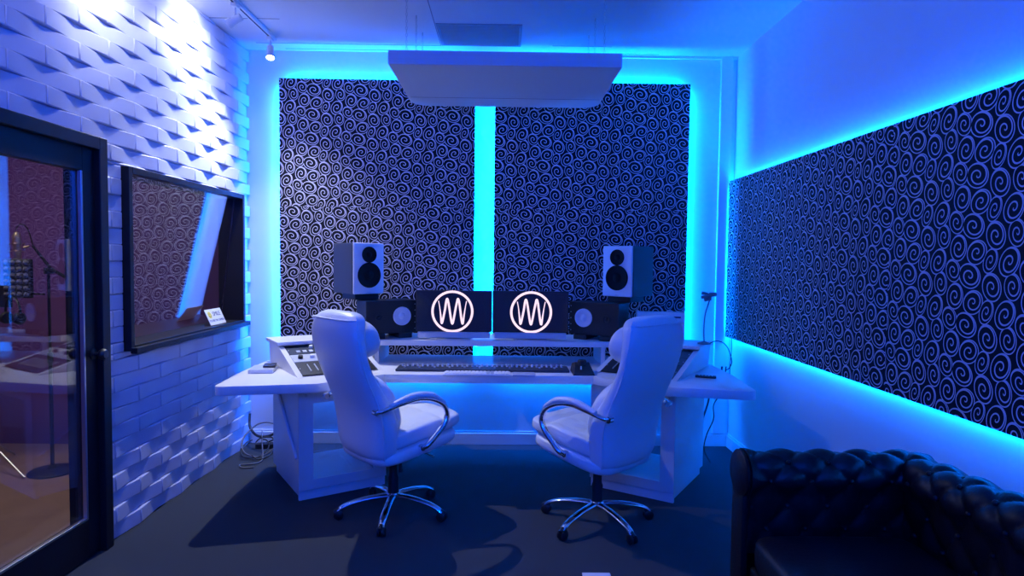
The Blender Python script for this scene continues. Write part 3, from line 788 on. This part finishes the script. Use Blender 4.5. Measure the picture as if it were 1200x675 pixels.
def cord(name, pts, r, m, label, n=8, group=None):
    b = MB(); b.tube(smooth_path(pts), r, n=n); o = b.build(name, m, smooth=60)
    return tag(o, label, 'cable', group)
cord('charging_cable', [(1.43, 4.34, 0.936), (1.47, 4.33, 0.955), (1.52, 4.33, 0.945), (1.56, 4.33, 0.90), (1.575, 4.30, 0.82), (1.55, 4.28, 0.775), (1.52, 4.26, 0.766)], 0.0035, CORD, 'thin dark cable curling from the phone holder down to the desk wing')

# ------------------------------------------------------------------ chairs
def make_chair():
    root = empty('office_chair', (0, 0, 0))
    # star base
    for k_ in range(5):
        a = R(72 * k_); ca, sa = math.cos(a), math.sin(a)
        pr = [(0.02, 0.112), (0.08, 0.112), (0.16, 0.104), (0.24, 0.088), (0.29, 0.070), (0.318, 0.052)]
        sp = smooth_path([(r_ * ca, r_ * sa, z_) for r_, z_ in pr], 5)
        n_ = len(sp)
        b = MB(); b.tube(sp, [0.024 - 0.007 * i / n_ for i in range(n_)], n=12, flat=0.55)
        leg = b.build('base_leg', CHROME, root, smooth=50)
        b = MB()
        c0 = Vector((0.312 * ca, 0.312 * sa, 0.027)); tx = Vector((-sa, ca, 0))
        for s_ in (-1, 1):
            M = Matrix.Translation(c0 + tx * 0.013 * s_) @ tx.to_track_quat('Z', 'Y').to_matrix().to_4x4()
            b.lathe([(0.0, -0.009), (0.022, -0.009), (0.027, -0.005), (0.027, 0.005), (0.022, 0.009), (0, 0.009)], n=18, M=M)
        b.tube([c0 + Vector((0, 0, 0.0)), c0 + Vector((0, 0, 0.036))], [0.010, 0.014], n=10)
        b.tube([c0 + Vector((-0.022 * ca, -0.022 * sa, 0.018)), c0 + Vector((0, 0, 0.031)), c0 + Vector((0.022 * ca, 0.022 * sa, 0.018))], 0.013, n=8)
        b.build('caster', BLKPL, root, smooth=40)
    b = MB(); b.lathe([(0.0, 0.085), (0.035, 0.085), (0.04, 0.095), (0.04, 0.122), (0.034, 0.130), (0, 0.130)], n=24); b.build('hub', CHROME, root, smooth=35)
    b = MB(); b.lathe([(0.0, 0.128), (0.033, 0.128), (0.032, 0.22), (0.026, 0.235), (0.025, 0.30), (0.021, 0.31), (0.021, 0.385), (0, 0.385)], n=24); b.build('gas_column', BLKPL, root, smooth=35)
    b = MB(); b.box(-0.09, 0.09, -0.11, 0.12, 0.362, 0.40, bev=0.01); b.build('tilt_mechanism', BLKPL, root)
    b = MB(); b.tube([(0.02, 0.10, 0.385), (0.10, 0.125, 0.372), (0.22, 0.13, 0.362)], 0.006, n=8); b.build('lever', CHROME, root, smooth=50)
    b = MB(); b.tube([(0.10, 0.02, 0.37), (0.10, 0.02, 0.345)], [0.012, 0.012], n=8); b.tube([(0.06, 0.03, 0.385), (0.06, 0.03, 0.335)], [0.030, 0.028], n=16); b.tube([(0.075, 0.0, 0.335), (0.085, -0.005, 0.27)], [0.008, 0.014], n=10)
    b.build('tension_knob', BLKPL, root, smooth=40)
    # seat
    pit = Matrix.Rotation(R(8.5), 4, 'X')
    def slow(p):
        x, y, z_ = p
        return (x, y, z_ + 0.014 * math.cos(y * 7))
    b = MB(); b.sq((0, 0, 0), (0.258, 0.280, 0.050), 0.55, 0.42, 48, 22, M=Matrix.Translation((0, 0.040, 0.435)) @ pit)
    b.build('seat_base', LEATHER, root, smooth=60)
    def up(p):
        x, y, z_ = p
        if z_ > 0:
            z_ *= 1 + 0.22 * abs(math.sin((x / 0.25) * PI * 1.5)) - 0.10
            z_ += 0.030 * (abs(x) / 0.25) ** 2 * (1 if y < 0.12 else 0.4)
            for y0_ in (-0.04, 0.16): z_ -= 0.014 * math.exp(-((y - y0_) / 0.016) ** 2)
        y += 0.012 * math.cos(x * 8)
        return (x, y, z_)
    b = MB(); b.sq((0, 0, 0), (0.250, 0.30, 0.045), 0.6, 0.42, 72, 32, M=Matrix.Translation((0, 0.060, 0.512)) @ pit, fn=up)
    b.build('seat_cushion', LEATHER, root, smooth=70)
    # back shell: (z, rear y, thickness, half width)
    S = [(0.385, -0.17, 0.04, 0.13), (0.392, -0.205, 0.09, 0.195), (0.415, -0.232, 0.13, 0.228), (0.47, -0.246, 0.145, 0.244), (0.56, -0.252, 0.150, 0.254), (0.65, -0.266, 0.145, 0.256), (0.75, -0.300, 0.125, 0.250), (0.85, -0.342, 0.100, 0.246),
         (0.95, -0.378, 0.088, 0.248), (1.04, -0.400, 0.090, 0.250), (1.11, -0.408, 0.098, 0.244), (1.16, -0.400, 0.105, 0.226), (1.195, -0.382, 0.088, 0.190), (1.212, -0.362, 0.050, 0.140)]
    def samp(t_):
        i = min(int(t_), len(S) - 2); f = t_ - i
        P_ = [S[max(i - 1, 0)], S[i], S[i + 1], S[min(i + 2, len(S) - 1)]]
        return [0.5 * (2 * P_[1][q] + (P_[2][q] - P_[0][q]) * f + (2 * P_[0][q] - 5 * P_[1][q] + 4 * P_[2][q] - P_[3][q]) * f * f + (3 * P_[1][q] - P_[0][q] - 3 * P_[2][q] + P_[3][q]) * f ** 3) for q in range(4)]
    vs = []; fs = []; nr = 40; nl = 52
    for i in range(nl + 1):
        z_, yr, th, hw_ = samp((len(S) - 1) * i / nl)
        for j in range(nr):
            w_ = 2 * PI * j / nr; e = 0.52
            cx_ = math.copysign(abs(math.cos(w_)) ** e, math.cos(w_)); sy = math.copysign(abs(math.sin(w_)) ** e, math.sin(w_))
            x = cx_ * hw_; y = yr + th / 2 + sy * th / 2
            if sy < 0: y -= 0.020 * (1 - cx_ * cx_)       # gentle convex rear
            vs.append((x, y, z_))
    for i in range(nl):
        for j in range(nr): fs.append((i * nr + j, i * nr + (j + 1) % nr, (i + 1) * nr + (j + 1) % nr, (i + 1) * nr + j))
    fs.append(tuple(range(nr))[::-1]); fs.append(tuple(nl * nr + j for j in range(nr)))
    b = MB(); b.add(vs, fs); shell = b.build('backrest', LEATHER, root, smooth=60)
    for s_ in (-1, 1):
        pts = []
        for i in range(6, nl - 3):
            z_, yr, th, hw_ = samp((len(S) - 1) * i / nl); pts.append((s_ * (hw_ * 0.985), yr + 0.028, z_))
        b = MB(); b.tube(pts, 0.0055, n=6); b.build('seam_piping', LEATHER, shell, smooth=60)
    zt, yt, tht, hwt = samp((len(S) - 1) * (nl - 7) / nl)
    pts = [(hwt * 1.0 * math.sin(a_), yt - 0.018 * math.cos(a_) + (0.03 if abs(a_) > 1.2 else 0) , zt + 0.004) for a_ in [(-PI / 2 + PI * i / 20) for i in range(21)]]
    b = MB(); b.tube(pts, 0.0055, n=6); b.build('seam_piping', LEATHER, shell, smooth=60)
    tl = Matrix.Rotation(R(13), 4, 'X')
    def hf(p):
        x, y, z_ = p
        return (x, y, z_)
    b = MB(); b.sq((0, 0, 0), (0.218, 0.080, 0.112), 0.85, 0.65, 44, 24, M=Matrix.Translation((0, -0.268, 1.058)) @ tl); b.build('head_cushion', LEATHER, root, smooth=70)
    def lf(p):
        x, y, z_ = p
        return (x, y + 0.05 * -(z_ / 0.2) * 0.4, z_)
    b = MB(); b.sq((0, 0, 0), (0.226, 0.085, 0.200), 0.85, 0.55, 44, 26, M=Matrix.Translation((0, -0.160, 0.67)) @ tl, fn=lf); b.build('lumbar_cushion', LEATHER, root, smooth=70)
    # arms
    for s_ in (-1, 1):
        pth = [(-0.285, 0.695, 0.262), (-0.26, 0.700, 0.290), (-0.17, 0.722, 0.303), (-0.06, 0.738, 0.305), (0.04, 0.726, 0.305), (0.125, 0.684, 0.305), (0.155, 0.625, 0.305), (0.135, 0.570, 0.305), (0.08, 0.515, 0.303), (0.025, 0.468, 0.298), (0.010, 0.452, 0.262)]
        sp = smooth_path([(s_ * x, y, z_) for y, z_, x in pth], 7)
        b = MB(); b.tube(sp, 0.0175, n=12, flat=0.8)
        for q, nn in ((sp[0], s_), (sp[-1], s_)):
            b.tube([q + Vector((-0.006 * s_, 0, 0)), q + Vector((0.022 * s_, 0, 0))], 0.017, n=14)
        arm = b.build('armrest', CHROME, root, smooth=50)
        pp = smooth_path([(s_ * 0.305, y, z_) for y, z_ in ((-0.22, 0.722), (-0.13, 0.748), (-0.05, 0.758), (0.04, 0.746), (0.10, 0.714), (0.135, 0.688))], 6)
        n_ = len(pp)
        b = MB(); b.tube(pp, [0.010 + 0.015 * math.sin(PI * min(1, max(0, 0.12 + 0.76 * i / (n_ - 1)))) for i in range(n_)], n=14, flat=0.75)
        b.build('arm_pad', LEATHER, arm, smooth=60)
    return root
c1 = make_chair()
tag(c1, 'white leather high back office chair on the left, facing the desk', 'chair', 'white office chairs at the desk')
c1.location = (-0.636, 3.667, 0); c1.rotation_euler.z = R(43 - 90)
c2 = copy_tree(c1)
tag(c2, 'white leather high back office chair on the right, facing the desk', 'chair', 'white office chairs at the desk')
c2.location = (0.548, 3.555, 0); c2.rotation_euler.z = R(133 - 90)
# turn each star base independently so the casters stand as in the photo
def turn_base(ch, world_deg):
    a = R(world_deg) - ch.rotation_euler.z
    for q in children(ch):
        if q.name.split('.')[0] in ('base_leg', 'caster'): q.rotation_euler.z = a
turn_base(c1, 268); turn_base(c2, 226)

# ------------------------------------------------------------------ sofa
def tufted(mb, prof, t0, t1, mapf, dt=0.08, ds=0.10, D=0.024, s_from=0.0, s_to=9.0, nt=90):
    """prof: list of (a, z, normal_a, normal_z, s); swept from t0 to t1; mapf(a, z, t)->xyz"""
    vs = []; fs = []; n = len(prof)
    btn = set()
    for i in range(nt + 1):
        t_ = t0 + (t1 - t0) * i / nt
        for (a, z_, na, nz_, s_) in prof:
            u = (t_ - t0) / dt + s_ / ds; v_ = (t_ - t0) / dt - s_ / ds
            f = (abs(math.sin(PI * u / 2)) * abs(math.sin(PI * v_ / 2))) ** 0.45
            edge = min(1, max(0, (s_ - s_from) / 0.05)) * min(1, max(0, (s_to - s_) / 0.05)) * min(1, (t_ - t0) / 0.03 if t_ - t0 < 0.03 else 1)
            d_ = -D * (1 - f) * edge
            vs.append(mapf(a + na * d_, z_ + nz_ * d_, t_))
    for i in range(nt):
        for j in range(n - 1): fs.append((i * n + j, i * n + j + 1, (i + 1) * n + j + 1, (i + 1) * n + j))
    fs.append(tuple(range(n))); fs.append(tuple(nt * n + j for j in range(n))[::-1])
    mb.add(vs, fs)
def roll_profile(inner, outer_back, cz, r, z_bot, m=34):
    """inner face at a=0 rising to a roll whose centre sits behind; returns list with normals and arc length"""
    pts = []
    ca = 0.075   # roll centre behind the inner face
    for i in range(14): pts.append((0.02 * (1 - i / 13), z_bot + (cz - 0.06 - z_bot) * i / 13))
    for i in range(m):
        w_ = R(200) - R(250) * i / (m - 1)
        pts.append((ca + r * math.cos(w_), cz + r * math.sin(w_)))
    pts.append((0.135, cz - 0.11)); pts.append((0.135, 0.10))
    out = []; s_ = 0
    for i, p in enumerate(pts):
        if i: s_ += math.dist(p, pts[i - 1])
        a = pts[max(i - 1, 0)]; c_ = pts[min(i + 1, len(pts) - 1)]
        tx, tz = c_[0] - a[0], c_[1] - a[1]; l_ = math.hypot(tx, tz) or 1
        out.append((p[0], p[1], -tz / l_, tx / l_, s_))
    out.append((0.03, 0.10, 0, 0, s_ + 1)); return out
sofa = empty('tufted_sofa', (1.40, 1.62, 0), label='black leather button tufted sofa with rolled arms against the right wall', cat='sofa')
SXo, SYo = 1.40, 1.62
prof = roll_profile(0, 0, 0.648, 0.098, 0.34)
AY = 2.44     # inner face of the far arm
def far(a, z_, t_): return (t_ - SXo, AY + a - SYo, z_)
b = MB(); tufted(b, prof, 0.98, 1.72, far, s_from=0.0, s_to=0.56, nt=120); b.build('arm', BLKLEA, sofa, smooth=60)
def near(a, z_, t_): return (t_ - SXo, 0.80 - a - SYo, z_)
b = MB(); tufted(b, prof, 0.98, 1.72, near, s_from=0.0, s_to=0.56, nt=120); b.build('arm', BLKLEA, sofa, smooth=60)
def bk(a, z_, t_): return (1.585 + a - SXo, t_ - SYo, z_ + 0.02 * min(1, max(0, (2.5 - t_) / 0.5)))
b = MB(); tufted(b, prof, 0.72, 2.56, bk, s_from=0.0, s_to=0.56, nt=260); b.build('backrest', BLKLEA, sofa, smooth=60)
# arm front scrolls with nail trim
for yy, sg in ((AY, 1), (0.80, -1)):
    b = MB()
    ca, cz = yy + sg * 0.075, 0.648
    M = Matrix.Translation((0.975 - SXo, ca - SYo, cz)) @ Matrix.Rotation(-PI / 2, 4, 'Y')
    b.lathe([(0.0, -0.004), (0.088, -0.004), (0.094, 0.004), (0.094, 0.012), (0.086, 0.018), (0.0, 0.022)], n=32, M=M)
    b.box(0.958 - SXo, 0.985 - SXo, min(yy + sg * 0.02, yy + sg * 0.135) - SYo, max(yy + sg * 0.02, yy + sg * 0.135) - SYo, 0.10, 0.60, bev=0.006)
    b.build('arm_front', BLKLEA, sofa, smooth=40)
b = MB(); b.box(0.985 - SXo, 1.70 - SXo, 0.80 - SYo, AY - SYo, 0.10, 0.30, bev=0.012); b.build('seat_frame', BLKLEA, sofa)
for k_ in range(2):
    y0 = 0.805 + k_ * 0.815
    b = MB(); b.sq((0, 0, 0), (0.315, 0.405, 0.075), 0.35, 0.22, 48, 20, M=Matrix.Translation((0.97 + 0.315 - SXo, y0 + 0.41 - SYo, 0.372)))
    b.build('seat_cushion', BLKLEA, sofa, smooth=60)
for x in (1.03, 1.66):
    for y in (0.74, 2.50):
        b = MB(); b.lathe([(0.0, 0.0), (0.022, 0.0), (0.032, 0.03), (0.026, 0.06), (0.034, 0.10), (0, 0.10)], n=18, M=Matrix.Translation((x - SXo, y - SYo, 0))); b.build('leg', mat('dark_wood', (0.03, 0.015, 0.01), 0.4), sofa, smooth=40)
def buttons(mapf, t0, t1, dt=0.08, ds=0.10):
    nmax = int((t1 - t0) / dt * 2) + 2
    for row_ in range(0, 5):
        s_ = row_ * ds
        if s_ < 0.03 or s_ > 0.50: continue
        # nearest profile sample
        q = min(prof[:-3], key=lambda p: abs(p[4] - s_))
        k_ = 0
        while True:
            t_ = t0 + dt * (2 * k_ + (row_ % 2)); k_ += 1
            if t_ > t1 - 0.02: break
            if t_ < t0 + 0.03: continue
            c_ = Vector(mapf(q[0] - q[2] * 0.018, q[1] - q[3] * 0.018, t_))
            b = MB(); b.sq(c_[:], (0.011, 0.011, 0.011), 1, 1, 10, 6); b.build('button', BLKLEA, sofa, smooth=60)
buttons(far, 0.98, 1.62); buttons(bk, 0.72, 2.44)

# ------------------------------------------------------------------ sign in the window
s = empty('camera_notice', (-2.045, 4.55, WO[2] + 0.031), label='small white notice card with a yellow smiley leaning in the window', cat='sign')
tilt = Matrix.Rotation(R(-24), 4, 'Y')       # leans back to the glass
T = Matrix.Translation((0, 0, 0)) @ tilt
b = MB(); b.box(-0.0015, 0.0015, -0.12, 0.12, 0, 0.118, M=T); b.build('card', PAPER, s)
face = T @ Matrix.Translation((0.0016, 0, 0)) @ Matrix(((0, 0, 1, 0), (1, 0, 0, 0), (0, 1, 0, 0), (0, 0, 0, 1)))
b = MB(); b.lathe([(0.0, 0), (0.026, 0), (0.026, 0.0006), (0, 0.0006)], n=28, M=face @ Matrix.Translation((-0.075, 0.075, 0))); b.build('smiley_face', YEL, s)
b = MB()
for dx in (-0.008, 0.008): b.lathe([(0, 0.0007), (0.003, 0.0007), (0.003, 0.001), (0, 0.001)], n=10, M=face @ Matrix.Translation((-0.075 + dx, 0.082, 0)))
b.tube([face @ Vector((-0.075 + 0.014 * math.cos(a_), 0.075 + 0.014 * math.sin(a_), 0.0008)) for a_ in [R(200 + 14 * i) for i in range(11)]], 0.0013, n=5)
b.build('smiley_features', INK, s)
text_mesh('lettering', 'SMILE', 0.046, INK, s, face @ Matrix.Translation((0.03, 0.078, 0.0004)))
text_mesh('lettering', "YOU'RE ON CAMERA", 0.0235, INK, s, face @ Matrix.Translation((0, 0.030, 0.0004)))

# ------------------------------------------------------------------ cables on the floor
cord('floor_cable', [(-2.0, 4.98, 0.26), (-1.98, 4.93, 0.17), (-1.90, 4.86, 0.12), (-1.80, 4.80, 0.13), (-1.72, 4.78, 0.17), (-1.66, 4.74, 0.26)], 0.010, CORD, 'thick black cable draped over the cable heap in the back left corner')
def loop(cx_, cy_, cz_, rx, ry, tilt_, ph, sweep=320, wob=0.01):
    return [(cx_ + rx * math.cos(R(ph + sweep * i / 14)), cy_ + ry * math.sin(R(ph + sweep * i / 14)) * 0.8, cz_ + rx * 0.9 * (1 + math.sin(R(ph + sweep * i / 14))) * tilt_ + wob * math.sin(i * 2.1)) for i in range(15)]
cord('floor_cable', loop(-1.83, 4.78, 0.020, 0.14, 0.17, 0.75, 30, wob=0.004), 0.006, CORDG, 'grey cable looped in a large ring beside the left desk pedestal')
cord('floor_cable', loop(-1.86, 4.72, 0.016, 0.10, 0.12, 0.5, 120, wob=0.004), 0.005, CORD, 'black cable coiled in the middle of the cable heap')
cord('floor_cable', loop(-1.78, 4.68, 0.016, 0.085, 0.10, 0.8, 220, 290, wob=0.003), 0.005, CORD, 'black cable loop nearest the left desk pedestal')
cord('floor_cable', [(-1.86, 4.86, 0.16), (-1.82, 4.76, 0.09), (-1.77, 4.64, 0.03), (-1.76, 4.58, 0.008), (-1.80, 4.52, 0.007), (-1.88, 4.50, 0.007), (-1.84, 4.44, 0.007), (-1.76, 4.45, 0.007)], 0.005, CORDG, 'thin grey cable trailing forward from the heap onto the carpet')
cord('floor_cable', [(-1.90, 4.95, 0.02), (-1.80, 4.96, 0.06), (-1.72, 4.9, 0.10), (-1.70, 4.82, 0.05), (-1.74, 4.78, 0.012)], 0.006, CORD, 'black cable along the baseboard behind the heap')
b = MB(); b.box(-0.13, 0.13, -0.028, 0.028, 0, 0.04, bev=0.006); ps = empty('power_strip', (-1.80, 4.93, 0.0), R(4), label='black power strip on the floor under the cable heap', cat='power strip')
b.build('body', BLKPL, ps)
for i in range(4):
    b = MB(); b.box(-0.10 + i * 0.055, -0.065 + i * 0.055, -0.018, 0.018, 0.04, 0.043, bev=0.001); b.build('outlet', DKPL, ps)
# right side cables
cord('hanging_cable', [(1.60, 4.56, 0.74), (1.59, 4.57, 0.66), (1.53, 4.58, 0.56), (1.51, 4.59, 0.45), (1.47, 4.6, 0.30), (1.45, 4.6, 0.12), (1.43, 4.62, 0.01)], 0.007, CORDR, 'dark red cable hanging behind the right desk wing')
cord('hanging_cable', [(1.63, 4.56, 0.74), (1.625, 4.57, 0.66), (1.61, 4.58, 0.55), (1.56, 4.6, 0.45), (1.56, 4.6, 0.34), (1.52, 4.62, 0.22), (1.51, 4.64, 0.10), (1.55, 4.60, 0.01)], 0.0045, CORD, 'thin black cable hanging beside the red one behind the right wing')
cord('led_lead', [(1.80, 4.93, 0.900), (1.805, 4.94, 0.80), (1.80, 4.95, 0.68), (1.80, 4.95, 0.603)], 0.003, CORD, 'thin lead dropping from the far wall panel with an inline plug')
b = MB(); b.box(-0.012, 0.012, -0.03, 0.03, -0.015, 0.015, bev=0.004, M=Matrix.Rotation(PI / 2, 4, 'X'))
tag(b.build('hanging_plug', BLKPL, loc=(1.795, 4.95, 0.585)), 'small dark plug hanging at the end of the wall lead', 'plug')
# card on the floor at the bottom of the frame
b = MB()
b.add([(-0.068, 0, 0), (0.068, 0, 0), (0.068, -0.20, 0), (-0.068, -0.20, 0), (-0.066, 0, 0.004), (0.064, 0, 0.004), (0.068, -0.2, 0.002), (-0.068, -0.2, 0.002)], [(3, 2, 1, 0), (4, 5, 6, 7)[::-1], (0, 1, 5, 4), (1, 2, 6, 5), (2, 3, 7, 6), (3, 0, 4, 7)])
o = b.build('paper_sheet', PAPER, loc=(0.458, 2.963, 0.0005)); tag(o, 'folded white sheet on the carpet at the bottom edge of the picture', 'paper')

# ------------------------------------------------------------------ booth contents
st = empty('microphone_stand', (-3.10, 4.34, 0), label='black round base microphone stand with boom inside the booth', cat='microphone stand')
b = MB(); b.lathe([(0.0, 0), (0.145, 0), (0.145, 0.012), (0.13, 0.022), (0.03, 0.03), (0.02, 0.05), (0, 0.05)], n=36); b.build('base', BLKPL, st, smooth=35)
b = MB(); b.tube([(0, 0, 0.03), (0, 0, 0.8)], 0.012, n=12); b.tube([(0, 0, 0.8), (0, 0, 1.39)], 0.009, n=12); b.tube([(0, 0, 0.76), (0, 0, 0.83)], 0.018, n=12); b.build('pole', BLKPL, st, smooth=40)
b = MB(); b.tube([(0.19, 0.02, 1.30), (0.02, 0, 1.40), (-0.06, -0.06, 1.56)], [0.014, 0.011, 0.008], n=10); b.tube([(-0.015, -0.02, 1.39), (0.02, 0.02, 1.39)], 0.022, n=12); bo = b.build('boom', BLKPL, st, smooth=50)
b = MB(); b.tube(smooth_path([(-0.055, -0.06, 1.555), (-0.075, -0.08, 1.67), (-0.115, -0.085, 1.70), (-0.143, -0.085, 1.675), (-0.148, -0.08, 1.664)]), 0.004, n=6); b.build('boom_cable', CORD, st, smooth=60)
mc = empty('condenser_microphone', (-3.247, 4.26, 1.46), label='champagne condenser microphone in a shock mount behind the door glass', cat='microphone')
b = MB(); b.lathe([(0, 0), (0.022, 0), (0.024, 0.01), (0.024, 0.10), (0.026, 0.11), (0.026, 0.16), (0.015, 0.185), (0, 0.19)], n=24); b.build('body', GOLD, mc, smooth=35)
b = MB()
for zz in (0.06, 0.11):
    b.tube([(0.042 * math.cos(t_), 0.042 * math.sin(t_), zz) for t_ in [2 * PI * i / 20 for i in range(21)]], 0.003, n=6, cap=False)
for i in range(4):
    a = R(45 + 90 * i); b.tube([(0.042 * math.cos(a), 0.042 * math.sin(a), 0.06), (0.042 * math.cos(a), 0.042 * math.sin(a), 0.11)], 0.003, n=6)
b.tube([(0.042, 0, 0.085), (0.072, 0.01, 0.095)], 0.007, n=8); b.build('shock_mount', GOLD, mc, smooth=50)
fs_ = empty('reflection_shield', (-3.20, 4.20, 1.21), label='black foam vocal shield with egg crate dimples below the microphone', cat='acoustic shield')
b = MB()
for i in range(13):
    pass
b.box(-0.10, 0.08, 0.0, 0.035, 0, 0.26, bev=0.01); b.build('foam_panel', DKPL, fs_)
b = MB()
for i in range(4):
    for j in range(6):
        b.lathe([(0.018, 0), (0.012, 0.010), (0, 0.018)], n=8, M=Matrix.Translation((-0.078 + i * 0.043, 0, 0.025 + j * 0.042)) @ Matrix.Rotation(PI / 2, 4, 'X'))
b.build('foam_bumps', mat('foam_grey', (0.12, 0.12, 0.14), 0.9), fs_)
b = MB(); b.tube([(0.082, 0.124, 0.02), (0.06, 0.03, 0.03)], 0.006, n=8); b.build('clamp_arm', BLKPL, fs_)
hp = empty('headphones', (-3.185, 4.13, 1.0), R(-20), label='black headphones hanging below the vocal shield in the booth', cat='headphones')
b = MB(); b.tube([(0.07 * math.cos(t_), 0, 0.13 + 0.09 * math.sin(t_)) for t_ in [R(-10 + 10 * i) for i in range(21)]], 0.008, n=8, flat=0.5); b.build('headband', BLKPL, hp, smooth=50)
for s_ in (-1, 1):
    b = MB(); b.lathe([(0, -0.015), (0.036, -0.015), (0.04, -0.005), (0.04, 0.008), (0.03, 0.018), (0, 0.02)], n=20, M=Matrix.Translation((0.06 * s_, 0, 0.085)) @ Matrix.Rotation(s_ * PI / 2, 4, 'Y')); b.build('ear_cup', BLKPL, hp, smooth=40)
ms = empty('music_stand', (-3.55, 4.32, 0), label='black music stand with a flat desk in the booth, cut by the picture edge', cat='music stand')
b = MB(); b.box(-0.28, 0.22, -0.02, 0.0, 1.14, 1.29, bev=0.004, M=Matrix.Rotation(0, 4, 'X')); b.build('desk', BLKPL, ms)
b = MB(); b.tube([(0, 0, 0.25), (0, 0, 1.15)], 0.009, n=10); b.build('pole', BLKPL, ms, smooth=40)
for i in range(3):
    a = R(-18 + 120 * i)
    b = MB(); b.tube([(0, 0, 0.26), (0.38 * math.cos(a), 0.38 * math.sin(a), 0.01)], 0.007, n=8); b.build('leg', STEEL, ms, smooth=40)

# ------------------------------------------------------------------ added blue fill light behind the camera, no known source there
area('led_or_fill_light', (-0.4, YF + 0.08, 2.6), (0, 1, 0.35), (1, 0, 0), 2.6, 0.03, 125, (0.0, 0.07, 1.0))

# ------------------------------------------------------------------ world, camera
wd = bpy.data.worlds.new('world'); sc.world = wd; wd.use_nodes = True
wd.node_tree.nodes['Background'].inputs[0].default_value = (0.0, 0.0, 0.0, 1)
pitch, yaw, roll, F = -0.0445, 0.0132, -0.0114, 740.09
Fw = Vector((math.sin(yaw) * math.cos(pitch), math.cos(yaw) * math.cos(pitch), math.sin(pitch)))
Rt = Vector((math.cos(yaw), -math.sin(yaw), 0)); Up = Rt.cross(Fw)
R2 = Rt * math.cos(roll) - Up * math.sin(roll); U2 = Up * math.cos(roll) + Rt * math.sin(roll)
cam = bpy.data.cameras.new('camera'); cam.sensor_width = 36; cam.lens = F / 1200 * 36; cam.clip_start = 0.05
co = bpy.data.objects.new('camera', cam); col.objects.link(co)
co.matrix_world = Matrix.Translation((0, 0, 1.5)) @ Matrix((R2, U2, -Fw)).transposed().to_4x4()
sc.camera = co
sc.view_settings.view_transform = 'Standard'; sc.view_settings.look = 'None'
sc.view_settings.exposure = 0.0; sc.view_settings.gamma = 1.0; sc.view_settings.use_curve_mapping = False
sc.cycles.use_denoising = True
sc.cycles.max_bounces = 8; sc.cycles.diffuse_bounces = 5; sc.cycles.glossy_bounces = 4; sc.cycles.transparent_max_bounces = 12
sc.cycles.sample_clamp_indirect = 6
